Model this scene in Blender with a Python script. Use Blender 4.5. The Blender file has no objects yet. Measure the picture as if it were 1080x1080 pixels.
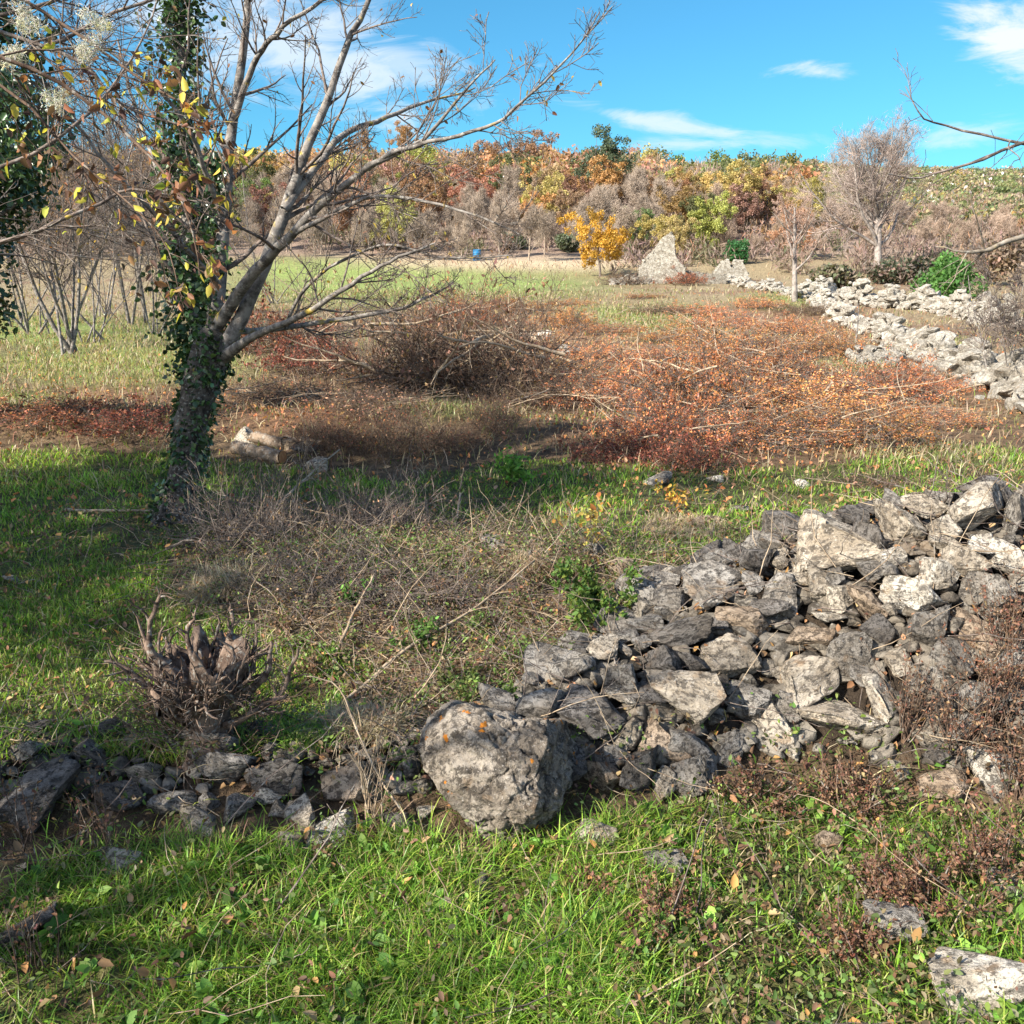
import bpy, math, numpy as np
from mathutils import Vector, Matrix
PI = math.pi
S = bpy.context.scene
COL = S.collection
rng = np.random.default_rng(11)

# ------------------------------------------------------------------ camera
F = 935.0; PITCH = math.radians(14.5); EYE = np.array([0.0, 0.0, 1.6])
cd = bpy.data.cameras.new('camera'); cam = bpy.data.objects.new('camera', cd); COL.objects.link(cam)
cd.sensor_width = 36; cd.lens = 36 * F / 1080; cd.clip_start = 0.05; cd.clip_end = 6000
cam.location = EYE; cam.rotation_euler = (PI / 2 - PITCH, 0, 0); S.camera = cam
S.view_settings.view_transform = 'Standard'; S.view_settings.look = 'None'
S.view_settings.exposure = 1.33; S.view_settings.gamma = 1
S.cycles.max_bounces = 6; S.cycles.diffuse_bounces = 3; S.cycles.transmission_bounces = 4; S.cycles.transparent_max_bounces = 4
S.cycles.sample_clamp_indirect = 6

# ------------------------------------------------------------------ sun and sky
SUNV = Vector((-0.80, -0.60, 0)).normalized(); ELEV = math.radians(34)
sund = bpy.data.lights.new('sun', 'SUN'); sund.energy = 5.0; sund.angle = math.radians(0.53); sund.color = (1.0, 0.93, 0.82)
sun = bpy.data.objects.new('sun', sund); COL.objects.link(sun)
sdir = Vector((SUNV.x * math.cos(ELEV), SUNV.y * math.cos(ELEV), math.sin(ELEV)))
sun.rotation_euler = sdir.to_track_quat('Z', 'Y').to_euler(); sun.location = (-20, -15, 20)
W = bpy.data.worlds.new('World'); S.world = W; W.use_nodes = True
wt = W.node_tree; wn = wt.nodes; wl = wt.links
bg = wn['Background']; bg.inputs[1].default_value = 0.115
sky = wn.new('ShaderNodeTexSky'); sky.sky_type = 'NISHITA'; sky.sun_disc = False
sky.sun_elevation = ELEV; sky.sun_rotation = math.atan2(SUNV.x, SUNV.y)
sky.air_density = 1.0; sky.dust_density = 0.9; sky.ozone_density = 2.0
def wm(op, a, b=None, c=None):
    n = wn.new('ShaderNodeMath'); n.operation = op
    for i, v in enumerate((a, b, c)):
        if v is None: continue
        if isinstance(v, (int, float)): n.inputs[i].default_value = v
        else: wl.new(v, n.inputs[i])
    return n.outputs[0]
tc = wn.new('ShaderNodeTexCoord'); sp = wn.new('ShaderNodeSeparateXYZ'); wl.new(tc.outputs['Generated'], sp.inputs[0])
yy = wm('MAXIMUM', sp.outputs[1], 0.05); cu = wm('DIVIDE', sp.outputs[0], yy); cv = wm('DIVIDE', sp.outputs[2], yy)
cmb = wn.new('ShaderNodeCombineXYZ'); wl.new(cu, cmb.inputs[0]); wl.new(wm('MULTIPLY', cv, 3.2), cmb.inputs[1])
cn = wn.new('ShaderNodeTexNoise'); cn.inputs['Scale'].default_value = 6; cn.inputs['Detail'].default_value = 11; cn.inputs['Roughness'].default_value = 0.66
cn.inputs['Distortion'].default_value = 1.3; wl.new(cmb.outputs[0], cn.inputs[0])
def ray(px, py):
    a = (px - 540) / F; b = -(py - 540) / F
    d = np.array([a, math.cos(PITCH) + b * math.sin(PITCH), -math.sin(PITCH) + b * math.cos(PITCH)])
    return d
clouds = None
for (px, py, rx, ry, rot, amp) in [(300, 45, 190, 60, -0.25, 0.75), (430, 70, 90, 26, -0.35, 0.55), (862, 75, 50, 11, 0.0, 0.8), (1065, 42, 72, 48, -0.4, 1.0),
                                   (690, 130, 120, 12, -0.2, 0.75), (740, 152, 110, 10, 0.02, 0.6), (1030, 138, 90, 14, 0.1, 0.55), (180, 10, 120, 60, 0, 0.7),
                                   (1500, 60, 300, 50, 0.1, 0.8), (-500, 80, 350, 60, -0.1, 0.8)]:
    r = ray(px, py); u0 = r[0] / r[1]; v0 = r[2] / r[1]; s = 1 / F
    du = wm('SUBTRACT', cu, u0); dv = wm('SUBTRACT', cv, v0); c, sn = math.cos(rot), math.sin(rot)
    a = wm('ADD', wm('MULTIPLY', du, c / (rx * s)), wm('MULTIPLY', dv, sn / (rx * s)))
    b = wm('ADD', wm('MULTIPLY', du, -sn / (ry * s)), wm('MULTIPLY', dv, c / (ry * s)))
    e = wm('SUBTRACT', 1.0, wm('SQRT', wm('ADD', wm('MULTIPLY', a, a), wm('MULTIPLY', b, b))))
    e = wm('ADD', wm('MULTIPLY', e, 0.9), wm('MULTIPLY', wm('SUBTRACT', cn.outputs[0], 0.5), 3.0))
    n = wn.new('ShaderNodeMapRange'); n.interpolation_type = 'SMOOTHSTEP'; wl.new(e, n.inputs[0])
    n.inputs[1].default_value = 0.0; n.inputs[2].default_value = 0.9; n.inputs[3].default_value = 0; n.inputs[4].default_value = amp
    clouds = n.outputs[0] if clouds is None else wm('MAXIMUM', clouds, n.outputs[0])
clouds = wm('MULTIPLY', clouds, wm('GREATER_THAN', sp.outputs[1], 0.05))
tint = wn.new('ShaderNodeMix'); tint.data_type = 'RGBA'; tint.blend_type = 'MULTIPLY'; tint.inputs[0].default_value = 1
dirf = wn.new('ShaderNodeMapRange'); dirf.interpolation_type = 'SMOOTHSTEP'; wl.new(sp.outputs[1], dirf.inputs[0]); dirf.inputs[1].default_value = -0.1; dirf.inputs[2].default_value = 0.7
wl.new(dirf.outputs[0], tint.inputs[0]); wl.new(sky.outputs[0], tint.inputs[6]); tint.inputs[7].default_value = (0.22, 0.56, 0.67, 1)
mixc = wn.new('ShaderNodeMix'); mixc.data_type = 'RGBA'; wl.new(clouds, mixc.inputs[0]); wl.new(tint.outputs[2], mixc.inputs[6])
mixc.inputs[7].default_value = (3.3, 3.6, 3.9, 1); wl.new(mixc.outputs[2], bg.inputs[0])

# ------------------------------------------------------------------ maths helpers
def _h(ix, iy, iz, seed):
    n = (ix.astype(np.int64) * 374761393 + iy.astype(np.int64) * 668265263 + iz.astype(np.int64) * 2147483647 + seed * 1274126177) & 0xffffffff
    n = ((n ^ (n >> 13)) * 1274126177) & 0xffffffff
    n = (n ^ (n >> 16)) & 0xffffffff
    return n / 4294967295.0
def vnoise(p, seed=0):
    p = np.asarray(p, float); i = np.floor(p); f = p - i; f = f * f * (3 - 2 * f); i = i.astype(np.int64); r = 0
    for dx in (0, 1):
        for dy in (0, 1):
            for dz in (0, 1):
                w = (f[..., 0] if dx else 1 - f[..., 0]) * (f[..., 1] if dy else 1 - f[..., 1]) * (f[..., 2] if dz else 1 - f[..., 2])
                r = r + w * _h(i[..., 0] + dx, i[..., 1] + dy, i[..., 2] + dz, seed)
    return r * 2 - 1
def fbm(p, oct=4, seed=0, rough=0.5):
    a, s, r = 1.0, 1.0, 0
    for o in range(oct):
        r = r + a * vnoise(np.asarray(p) * s, seed + o * 7); a *= rough; s *= 2.03
    return r
def fbm2(x, y, sc, oct=4, seed=0):
    return fbm(np.stack([x * sc, y * sc, np.zeros_like(x) + 3.7], -1), oct, seed)
def sm(a, b, x):
    t = np.clip((x - a) / (b - a), 0, 1); return t * t * (3 - 2 * t)
def nrm(v):
    return v / np.maximum(np.linalg.norm(v, axis=-1, keepdims=True), 1e-9)

# ------------------------------------------------------------------ terrain height
RIDGE = np.array([(-3.6, 2.5, .20, .5), (-2.4, 2.55, .18, .45), (-1.6, 2.62, .14, .40), (-0.9, 2.68, .12, .38), (-0.25, 2.68, .10, .40), (-0.02, 2.74, .19, .40), (.6, 3.12, .30, .60),
                  (1.05, 3.5, .46, .95), (1.65, 3.45, .70, 1.05), (2.6, 3.3, .78, 1.1), (4.2, 3.3, .7, 1.0)])
def mound(x, y):
    best = np.zeros_like(x)
    for a, b in zip(RIDGE[:-1], RIDGE[1:]):
        dx, dy = b[0] - a[0], b[1] - a[1]
        t = np.clip(((x - a[0]) * dx + (y - a[1]) * dy) / (dx * dx + dy * dy), 0, 1)
        d = np.hypot(x - a[0] - t * dx, y - a[1] - t * dy); h = a[2] + (b[2] - a[2]) * t; w = a[3] + (b[3] - a[3]) * t
        best = np.maximum(best, h * (1 - sm(0.05, 1.0, d / w)))
    return best
def H(x, y, m=True):
    x = np.asarray(x, float); y = np.asarray(y, float)
    d = y
    z = 1.75 * np.clip((d - 9) / 51, 0, 1.0) ** 1.25 + 0.10 * np.clip(d - 60, 0, None) * sm(60, 75, d)
    hill = 0.152 * np.clip(d - 80, 0, 195) * (1 + 0.02 * np.sin(x * 0.03)) - 0.10 * np.clip(d - 80, 0, None) * sm(60, 75, d)
    z = z + np.where(d > 80, hill, 0)
    z = z - 0.05 * np.clip(d - 275, 0, None)
    amp = sm(60, 200, np.hypot(x, y))
    z = z + amp * 2.2 * fbm2(x, y, 0.012, 3, 5)
    z = z + 0.22 * fbm2(x, y, 0.11, 3, 9) * sm(6, 25, y) + 0.035 * fbm2(x, y, 0.9, 3, 2)
    z = z + 0.014 * fbm2(x, y, 5.0, 2, 22) * (1 - sm(15, 40, np.hypot(x, y)))
    z = z + 0.13 * np.exp(-(((x + 0.85) / 0.95) ** 2 + ((y - 4.6) / 0.85) ** 2)) + 0.13 * np.exp(-(((x - 0.3) / 0.7) ** 2 + ((y - 4.6) / 0.5) ** 2))
    z = z + 0.30 * np.exp(-((y - 9.3) / 0.9) ** 2) * sm(2.0, -1.0, x)      # low bank behind the shaded grass
    z = z + 0.12 * sm(2.4, 1.2, y) * sm(0.2, 1.8, x)
    if m: z = z + mound(x, y)
    return z
_T = np.concatenate([np.geomspace(0.5, 700, 5000)])
def hit(px, py, m=True):
    r = ray(px, py); P = EYE + _T[:, None] * r
    below = P[:, 2] < H(P[:, 0], P[:, 1], m); i = int(np.argmax(below))
    if not below.any(): i = len(_T) - 1
    return P[i]
def at(px, py, depth):
    r = ray(px, py); return EYE + r * depth            # depth along the view axis
def proj(x, y, z):
    zc = z - 1.6; c, s = math.cos(PITCH), math.sin(PITCH)
    dep = np.maximum(y * c - zc * s, 0.01); up = y * s + zc * c
    return 540 + F * x / dep, 540 - F * up / dep, dep
def inpoly(px, py, poly):
    r = np.zeros(px.shape, bool); n = len(poly)
    for i in range(n):
        x1, y1 = poly[i]; x2, y2 = poly[(i + 1) % n]
        c = ((y1 > py) != (y2 > py)) & (px < (x2 - x1) * (py - y1) / ((y2 - y1) or 1e-9) + x1)
        r ^= c
    return r

# ------------------------------------------------------------------ materials
def mat(name):
    m = bpy.data.materials.new(name); m.use_nodes = True; nt = m.node_tree; nt.nodes.clear()
    o = nt.nodes.new('ShaderNodeOutputMaterial'); return m, nt, o
class N:
    def __init__(s, nt): s.nt = nt
    def node(s, t, **kw):
        n = s.nt.nodes.new(t)
        for k, v in kw.items(): setattr(n, k, v)
        return n
    def put(s, inp, v):
        if isinstance(v, bpy.types.NodeSocket): s.nt.links.new(v, inp)
        elif isinstance(v, tuple) and len(v) == 3 and inp.type == 'RGBA': inp.default_value = (*v, 1)
        else: inp.default_value = v
    def noise(s, vec, scale, detail=4, rough=0.55, dist=0.0):
        n = s.node('ShaderNodeTexNoise'); s.put(n.inputs['Vector'], vec); n.inputs['Scale'].default_value = scale
        n.inputs['Detail'].default_value = detail; n.inputs['Roughness'].default_value = rough; n.inputs['Distortion'].default_value = dist
        return n.outputs[0]
    def ramp(s, f, a, b, lo=0.0, hi=1.0):
        n = s.node('ShaderNodeMapRange', interpolation_type='SMOOTHSTEP'); s.put(n.inputs[0], f); s.put(n.inputs[1], a); s.put(n.inputs[2], b)
        s.put(n.inputs[3], lo); s.put(n.inputs[4], hi); return n.outputs[0]
    def mix(s, f, a, b, blend='MIX'):
        n = s.node('ShaderNodeMix', data_type='RGBA', blend_type=blend); s.put(n.inputs[0], f); s.put(n.inputs[6], a); s.put(n.inputs[7], b); return n.outputs[2]
    def math(s, op, a, b=0.0):
        n = s.node('ShaderNodeMath', operation=op); s.put(n.inputs[0], a); s.put(n.inputs[1], b); return n.outputs[0]
    def bump(s, h, strength, dist=0.02):
        n = s.node('ShaderNodeBump'); n.inputs['Strength'].default_value = strength; n.inputs['Distance'].default_value = dist; s.put(n.inputs['Height'], h); return n.outputs[0]
    def bsdf(s, col, rough=0.9, normal=None, spec=0.2):
        n = s.node('ShaderNodeBsdfPrincipled'); s.put(n.inputs['Base Color'], col); s.put(n.inputs['Roughness'], rough); n.inputs['Specular IOR Level'].default_value = spec
        if normal is not None: s.put(n.inputs['Normal'], normal)
        return n.outputs[0]
def leaf_mat(name, trans=0.4, rough=0.55, objtint=False, spec=0.25):
    m, nt, o = mat(name); k = N(nt); a = k.node('ShaderNodeAttribute', attribute_name='Col'); c = a.outputs[0]
    if objtint:
        oi = k.node('ShaderNodeObjectInfo'); c = k.mix(1.0, c, oi.outputs['Color'], 'MULTIPLY')
    b = k.bsdf(c, rough, spec=spec); t = k.node('ShaderNodeBsdfTranslucent'); k.put(t.inputs[0], k.mix(1.0, c, (1.15, 1.15, 0.7), 'MULTIPLY'))
    mx = k.node('ShaderNodeMixShader'); mx.inputs[0].default_value = trans; nt.links.new(b, mx.inputs[1]); nt.links.new(t.outputs[0], mx.inputs[2]); nt.links.new(mx.outputs[0], o.inputs[0])
    return m
M_LEAF = leaf_mat('leaf'); M_TLEAF = leaf_mat('tinted_leaf', 0.35, objtint=True); M_IVY = leaf_mat('ivy_leaf', 0.12, 0.35, spec=0.5)
M_GRASS = leaf_mat('grass_blade', 0.5, 0.4, spec=0.35); M_DRY = leaf_mat('dry_stalk', 0.25, 0.7)
def bark_mat(name, c1, c2, lichen=0.0, tint=False, scale=14):
    m, nt, o = mat(name); k = N(nt); tc = k.node('ShaderNodeTexCoord'); v = tc.outputs['Object']
    f = k.noise(v, scale, 6, 0.65); c = k.mix(k.ramp(f, 0.35, 0.62), c1, c2)
    g = k.noise(v, scale * 2.6, 3); c = k.mix(k.ramp(g, 0.56, 0.66, 0, 0.5), c, (0.36, 0.35, 0.31))
    if lichen:
        l = k.noise(v, 5.0, 3, 0.7); c = k.mix(k.ramp(l, 0.66 - lichen * 0.1, 0.70, 0, 0.85), c, (0.42, 0.30, 0.05))
    if tint: c = k.mix(1.0, c, k.node('ShaderNodeObjectInfo').outputs['Color'], 'MULTIPLY')
    nt.links.new(k.bsdf(c, 0.95, k.bump(f, 0.7, 0.012)), o.inputs[0]); return m
M_BARK = bark_mat('grey_bark', (0.07, 0.06, 0.052), (0.23, 0.205, 0.18), 0.45)
M_TWIG = bark_mat('twig_bark', (0.065, 0.05, 0.042), (0.19, 0.15, 0.125), 0.15)
M_DTWIG = bark_mat('dark_twig', (0.045, 0.028, 0.02), (0.15, 0.10, 0.07), 0.0)
M_FTWIG = bark_mat('far_twig', (0.23, 0.185, 0.155), (0.37, 0.305, 0.265), 0.0, True, 3)
M_STUMP = bark_mat('stump_wood', (0.045, 0.03, 0.023), (0.19, 0.135, 0.10), 0.0, False, 22)
M_STRAWTWIG = bark_mat('dry_cane', (0.20, 0.14, 0.09), (0.40, 0.31, 0.21), 0.0)

def stone_mat(name, orange=False, far=False):
    m, nt, o = mat(name); k = N(nt); tc = k.node('ShaderNodeTexCoord'); oi = k.node('ShaderNodeObjectInfo')
    add = k.node('ShaderNodeVectorMath', operation='MULTIPLY_ADD'); k.put(add.inputs[0], oi.outputs['Random']); add.inputs[1].default_value = (37, 51, 23); k.put(add.inputs[2], tc.outputs['Object'] if not far else k.node('ShaderNodeNewGeometry').outputs['Position'])
    v = add.outputs[0]; s = 3.2 if far else 2.0 if orange else 1.0
    big = k.noise(v, 1.6 * s, 5, 0.6, 0.3); mid = k.noise(v, 7.5 * s, 8, 0.74, 0.4); fine = k.noise(v, 26 * s, 5, 0.7)
    c = k.mix(k.ramp(big, 0.38, 0.62), (0.28, 0.245, 0.20), (0.49, 0.455, 0.40))
    c = k.mix(k.ramp(mid, 0.46 if not orange else .45, 0.57, 0, 0.92 if not far else 0.6), c, (0.085, 0.076, 0.066))      # dark lichen
    c = k.mix(k.ramp(fine, 0.58, 0.66, 0, 0.75), c, (0.60, 0.58, 0.54))                             # chalky specks
    c = k.mix(k.ramp(fine, 0.42, 0.34, 0, 0.6), c, (0.07, 0.06, 0.05))
    och = k.noise(v, 2.6 * s, 3); c = k.mix(k.ramp(och, 0.60, 0.70, 0, 0.35), c, (0.34, 0.22, 0.12))
    if orange:
        vo = k.noise(v, 9.0, 2, 0.6); c = k.mix(k.math('MULTIPLY', k.ramp(vo, 0.65, 0.685), k.ramp(k.noise(v, 3.0, 2), 0.47, 0.53)), c, (0.62, 0.24, 0.03))
    c = k.mix(1.0, c, oi.outputs['Color'], 'MULTIPLY')
    pit = k.node('ShaderNodeTexVoronoi'); k.put(pit.inputs['Vector'], v); pit.inputs['Scale'].default_value = 15 * s
    h = k.math('ADD', k.math('MULTIPLY', mid, 1.0), k.math('MULTIPLY', fine, 0.45)); h = k.math('ADD', h, k.math('MULTIPLY', k.ramp(pit.outputs[0], 0.0, 0.35), 0.18))
    nt.links.new(k.bsdf(c, 0.93, k.bump(h, 0.9, 0.035 if not far else 0.12)), o.inputs[0]); return m
M_STONE = stone_mat('limestone'); M_BOULDER = stone_mat('limestone_with_orange_lichen', True); M_FSTONE = stone_mat('wall_limestone', far=True)
M_RUB = stone_mat('rubble_limestone')

# ------------------------------------------------------------------ mesh builder
class MB:
    def __init__(s): s.v = []; s.l = []; s.n = []; s.c = []; s.k = 0; s.mi = []
    def add(s, V, faces, col=None, mi=0):
        V = np.asarray(V, float).reshape(-1, 3); faces = np.asarray(faces, np.int64)
        s.v.append(V); s.l.append((faces + s.k).ravel()); s.n.append(np.full(len(faces), faces.shape[1])); s.mi.append(np.full(len(faces), mi))
        c = np.ones((len(V), 3)) if col is None else np.broadcast_to(np.asarray(col, float), (len(V), 3)); s.c.append(c); s.k += len(V)
    def mesh(s, name, mats, smooth=True):
        me = bpy.data.meshes.new(name); V = np.concatenate(s.v); L = np.concatenate(s.l); n = np.concatenate(s.n)
        me.vertices.add(len(V)); me.vertices.foreach_set('co', V.ravel().astype(np.float32))
        me.loops.add(len(L)); me.loops.foreach_set('vertex_index', L.astype(np.int32))
        me.polygons.add(len(n)); st = np.concatenate([[0], np.cumsum(n)[:-1]]); me.polygons.foreach_set('loop_start', st.astype(np.int32))
        me.polygons.foreach_set('material_index', np.concatenate(s.mi).astype(np.int32))
        me.polygons.foreach_set('use_smooth', np.full(len(n), smooth))
        a = me.color_attributes.new('Col', 'FLOAT_COLOR', 'POINT'); c = np.concatenate(s.c); a.data.foreach_set('color', np.concatenate([c, np.ones((len(c), 1))], 1).ravel().astype(np.float32))
        for m in (mats if isinstance(mats, (list, tuple)) else [mats]): me.materials.append(m)
        me.update(calc_edges=True); return me
    def obj(s, name, mats, parent=None, smooth=True, loc=None, **kw):
        o = bpy.data.objects.new(name, s.mesh(name, mats, smooth)); COL.objects.link(o)
        if parent is not None: o.parent = parent
        if loc is not None: o.location = loc
        if kw: tag(o, **kw)
        return o
def tag(o, label=None, cat=None, group=None, kind=None):
    if label: o['label'] = label
    if cat: o['category'] = cat
    if group: o['group'] = group
    if kind: o['kind'] = kind
    return o
def empty(name, loc, label, cat, group=None):
    o = bpy.data.objects.new(name, None); o.empty_display_size = 0.1; o.location = tuple(loc); COL.objects.link(o); return tag(o, label, cat, group)
def copy_tree(o, loc, rz=0, sc=1.0, label=None, color=None, group=None):
    r = o.copy(); COL.objects.link(r); r.location = tuple(loc); r.rotation_euler = (0, 0, rz); r.scale = (sc, sc, sc) if np.isscalar(sc) else tuple(sc)
    if label: r['label'] = label
    if group: r['group'] = group
    if color is not None: r.color = (*color, 1)
    for c in o.children:
        d = c.copy(); COL.objects.link(d); d.parent = r
        if color is not None: d.color = (*color, 1)
    return r
def tubes(mb, P, R, sides=4, col=None, mi=0, cap=False):
    """P (n,k,3) paths, R (n,k) radii"""
    P = np.asarray(P, float); R = np.asarray(R, float); n, k, _ = P.shape
    if n == 0: return
    T = nrm(np.gradient(P, axis=1)); ax = nrm(P[:, -1] - P[:, 0] + 1e-6)
    ref = np.where(np.abs(ax[:, 2:3]) > 0.8, np.array([[1.0, 0.2, 0]]), np.array([[0.1, 0.2, 1.0]]))
    A = nrm(np.cross(T, ref[:, None, :])); B = np.cross(T, A)
    th = np.arange(sides) * 2 * PI / sides
    V = P[:, :, None, :] + R[:, :, None, None] * (A[:, :, None, :] * np.cos(th)[None, None, :, None] + B[:, :, None, :] * np.sin(th)[None, None, :, None])
    i = np.arange(n)[:, None, None]; j = np.arange(k - 1)[None, :, None]; q = np.arange(sides)[None, None, :]; q2 = (q + 1) % sides
    b = (i * k + j) * sides; f = np.stack([b + q, b + q2, b + sides + q2, b + sides + q], -1).reshape(-1, 4)
    c = None if col is None else np.repeat(np.broadcast_to(col, (n, 3)), k * sides, 0)
    mb.add(V.reshape(-1, 3), f, c, mi)
    if cap:
        for e in (0, k - 1):
            f = ((np.arange(n) * k + e) * sides)[:, None] + np.arange(sides)[None, :]
            mb.l[-1] = np.concatenate([mb.l[-1], (f + mb.k - len(V.reshape(-1, 3))).ravel()]); mb.n[-1] = np.concatenate([mb.n[-1], np.full(n, sides)]); mb.mi[-1] = np.concatenate([mb.mi[-1], np.full(n, mi)])
def grow(P0, D, L, k, wander=0.25, up=0.1, g=rng):
    n = len(P0); P = np.zeros((n, k, 3)); P[:, 0] = P0; d = nrm(D); st = (np.asarray(L) / (k - 1))[:, None]
    for j in range(1, k):
        d = nrm(d + g.normal(0, wander, (n, 3)) + np.array([0, 0, up])); P[:, j] = P[:, j - 1] + d * st
    return P
def sprout(P, R, m, lf, ang=(35, 70), tmin=0.15, k=5, wander=0.2, up=0.1, rf=0.5, g=rng, tip=0.25, lmin=0.0):
    """children of each path"""
    n, kk, _ = P.shape; t = g.uniform(tmin, 0.97, (n, m)) * (kk - 1); i = np.minimum(t.astype(int), kk - 2); f = (t - i)[..., None]
    I = np.arange(n)[:, None]; A = P[I, i]; B = P[I, i + 1]; P0 = (A * (1 - f) + B * f).reshape(-1, 3); T = nrm(B - A).reshape(-1, 3)
    r0 = (R[I, i] * (1 - f[..., 0]) + R[I, i + 1] * f[..., 0]).reshape(-1)
    Lp = np.linalg.norm(np.diff(P, axis=1), axis=2).sum(1)[:, None]; L = (Lp * lf * (1.15 - 0.75 * t / (kk - 1)) * g.uniform(0.6, 1.3, (n, m))).reshape(-1)
    L = np.maximum(L, lmin)
    X = nrm(np.cross(T, g.normal(0, 1, T.shape))); a = np.radians(g.uniform(*ang, len(T)))[:, None]
    D = T * np.cos(a) + X * np.sin(a); Q = grow(P0, D, L, k, wander, up, g)
    r0 = r0 * rf; Rn = r0[:, None] * np.linspace(1, tip, k)[None, :]; return Q, Rn
def catm(pts, k):
    pts = np.asarray(pts, float); n = len(pts); t = np.linspace(0, n - 1, k); i = np.minimum(t.astype(int), n - 2); f = (t - i)[:, None]
    p0 = pts[np.maximum(i - 1, 0)]; p1 = pts[i]; p2 = pts[i + 1]; p3 = pts[np.minimum(i + 2, n - 1)]
    return 0.5 * ((2 * p1) + (-p0 + p2) * f + (2 * p0 - 5 * p1 + 4 * p2 - p3) * f ** 2 + (-p0 + 3 * p1 - 3 * p2 + p3) * f ** 3)
OVAL = [False]
def leaves(mb, P, L, col, W=0.55, D=None, g=rng, mi=0, up=0.0, fold=0.25):
    n = len(P)
    if n == 0: return
    D = nrm(g.normal(0, 1, (n, 3)) + (0 if D is None else D)); Nn = nrm(np.cross(D, g.normal(0, 1, (n, 3))) + np.array([0, 0, up])); X = nrm(np.cross(D, Nn)); Nn = np.cross(X, D)
    L = np.broadcast_to(L, (n,))[:, None]; w = L * W * 0.5
    if OVAL[0]:
        cu = g.normal(0.10, 0.15, (n, 1)) * L
        V = np.stack([P, P + D * L * .28 + X * w * .9 + Nn * w * fold, P + D * L * .68 + X * w * .72 + Nn * (w * fold * .7 - cu * .4), P + D * L - Nn * cu, P + D * L * .68 - X * w * .72 + Nn * (w * fold * .7 - cu * .4), P + D * L * .28 - X * w * .9 + Nn * w * fold], 1)
        b = np.arange(n)[:, None] * 6; mb.add(V.reshape(-1, 3), np.concatenate([b + np.array([[0, 1, 2, 3]]), b + np.array([[0, 3, 4, 5]])]), np.repeat(col, 6, 0), mi); return
    V = np.stack([P, P + D * L * 0.45 + X * w + Nn * w * fold, P + D * L - Nn * L * 0.1, P + D * L * 0.45 - X * w + Nn * w * fold], 1)
    f = np.arange(n)[:, None] * 4 + np.arange(4)[None, :]
    mb.add(V.reshape(-1, 3), f, np.repeat(col, 4, 0), mi)
def jitcol(n, cols, wts=None, var=0.18, g=rng):
    cols = np.asarray(cols, float); i = g.choice(len(cols), n, p=None if wts is None else np.asarray(wts) / np.sum(wts))
    return np.clip(cols[i] * (1 + g.normal(0, var, (n, 1))) * (1 + g.normal(0, var * 0.3, (n, 3))), 0.003, 1)
def blades(mb, P, Lh, w, lean, col, droop=0.5, g=rng, mi=0):
    n = len(P)
    if n == 0: return
    a = g.uniform(0, 2 * PI, n); d = np.stack([np.cos(a), np.sin(a), 0 * a], 1); b = a + g.normal(PI / 2, 0.6, n); X = np.stack([np.cos(b), np.sin(b), 0 * b], 1)
    Lh = np.broadcast_to(Lh, (n,)); lean = np.broadcast_to(lean, (n,)); rows = []
    for t, ww in ((0.0, 0.9), (0.38, 1.0), (0.72, 0.7)):
        c = P + (np.array([0, 0, 1.0]) * (t * (1 - droop * lean * t * 0.8))[:, None] + d * (lean * t ** 1.6)[:, None]) * Lh[:, None]
        rows += [c - X * (w * ww / 2)[:, None], c + X * (w * ww / 2)[:, None]]
    t = 1.0; rows.append(P + (np.array([0, 0, 1.0]) * (t * (1 - droop * lean * 0.9))[:, None] + d * (lean)[:, None]) * Lh[:, None])
    V = np.stack(rows, 1).reshape(-1, 3); b = np.arange(n)[:, None] * 7
    q = np.concatenate([b + np.array([[0, 1, 3, 2]]), b + np.array([[2, 3, 5, 4]])]); c = np.repeat(col, 7, 0); k0 = mb.k
    mb.add(V, q, c, mi); tri = b + np.array([[4, 5, 6]])
    mb.l[-1] = np.concatenate([mb.l[-1], (tri + k0).ravel()]); mb.n[-1] = np.concatenate([mb.n[-1], np.full(n, 3)]); mb.mi[-1] = np.concatenate([mb.mi[-1], np.full(n, mi)])

# ------------------------------------------------------------------ ground sheet
POLY = dict(
    near=[(-200, 1300), (-200, 1020), (10, 965), (60, 905), (150, 885), (380, 880), (440, 885), (470, 905), (590, 900), (640, 870), (720, 850), (800, 825), (900, 850), (1000, 860), (1300, 900), (1300, 1300)],
    lawn=[(-300, 468), (180, 478), (330, 500), (640, 520), (600, 545), (300, 548), (180, 570), (200, 640), (330, 690), (390, 700), (330, 790), (180, 800), (-300, 810)],
    strip=[(200, 485), (400, 500), (560, 480), (800, 490), (1060, 480), (1300, 520), (860, 545), (800, 580), (700, 640), (640, 610), (640, 560), (420, 548), (200, 540)],
    heap=[(200, 560), (330, 540), (560, 555), (720, 590), (680, 670), (560, 720), (420, 790), (300, 720), (210, 640)])
GREENS = [(430, 300, 190, 22), (650, 335, 60, 12), (700, 340, 55, 18), (420, 300, 150, 16), (340, 290, 90, 20), (120, 385, 130, 22), (60, 350, 120, 16), (560, 300, 60, 7), (820, 318, 40, 8), (900, 385, 40, 10), (1010, 365, 30, 6), (480, 430, 50, 14), (990, 490, 90, 16), (20, 420, 60, 8)]
RUST = [(800, 420, 220, 60), (620, 350, 120, 25), (480, 340, 90, 20), (690, 470, 90, 30), (100, 430, 140, 25), (320, 430, 90, 30), (860, 350, 80, 30)]
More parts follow.
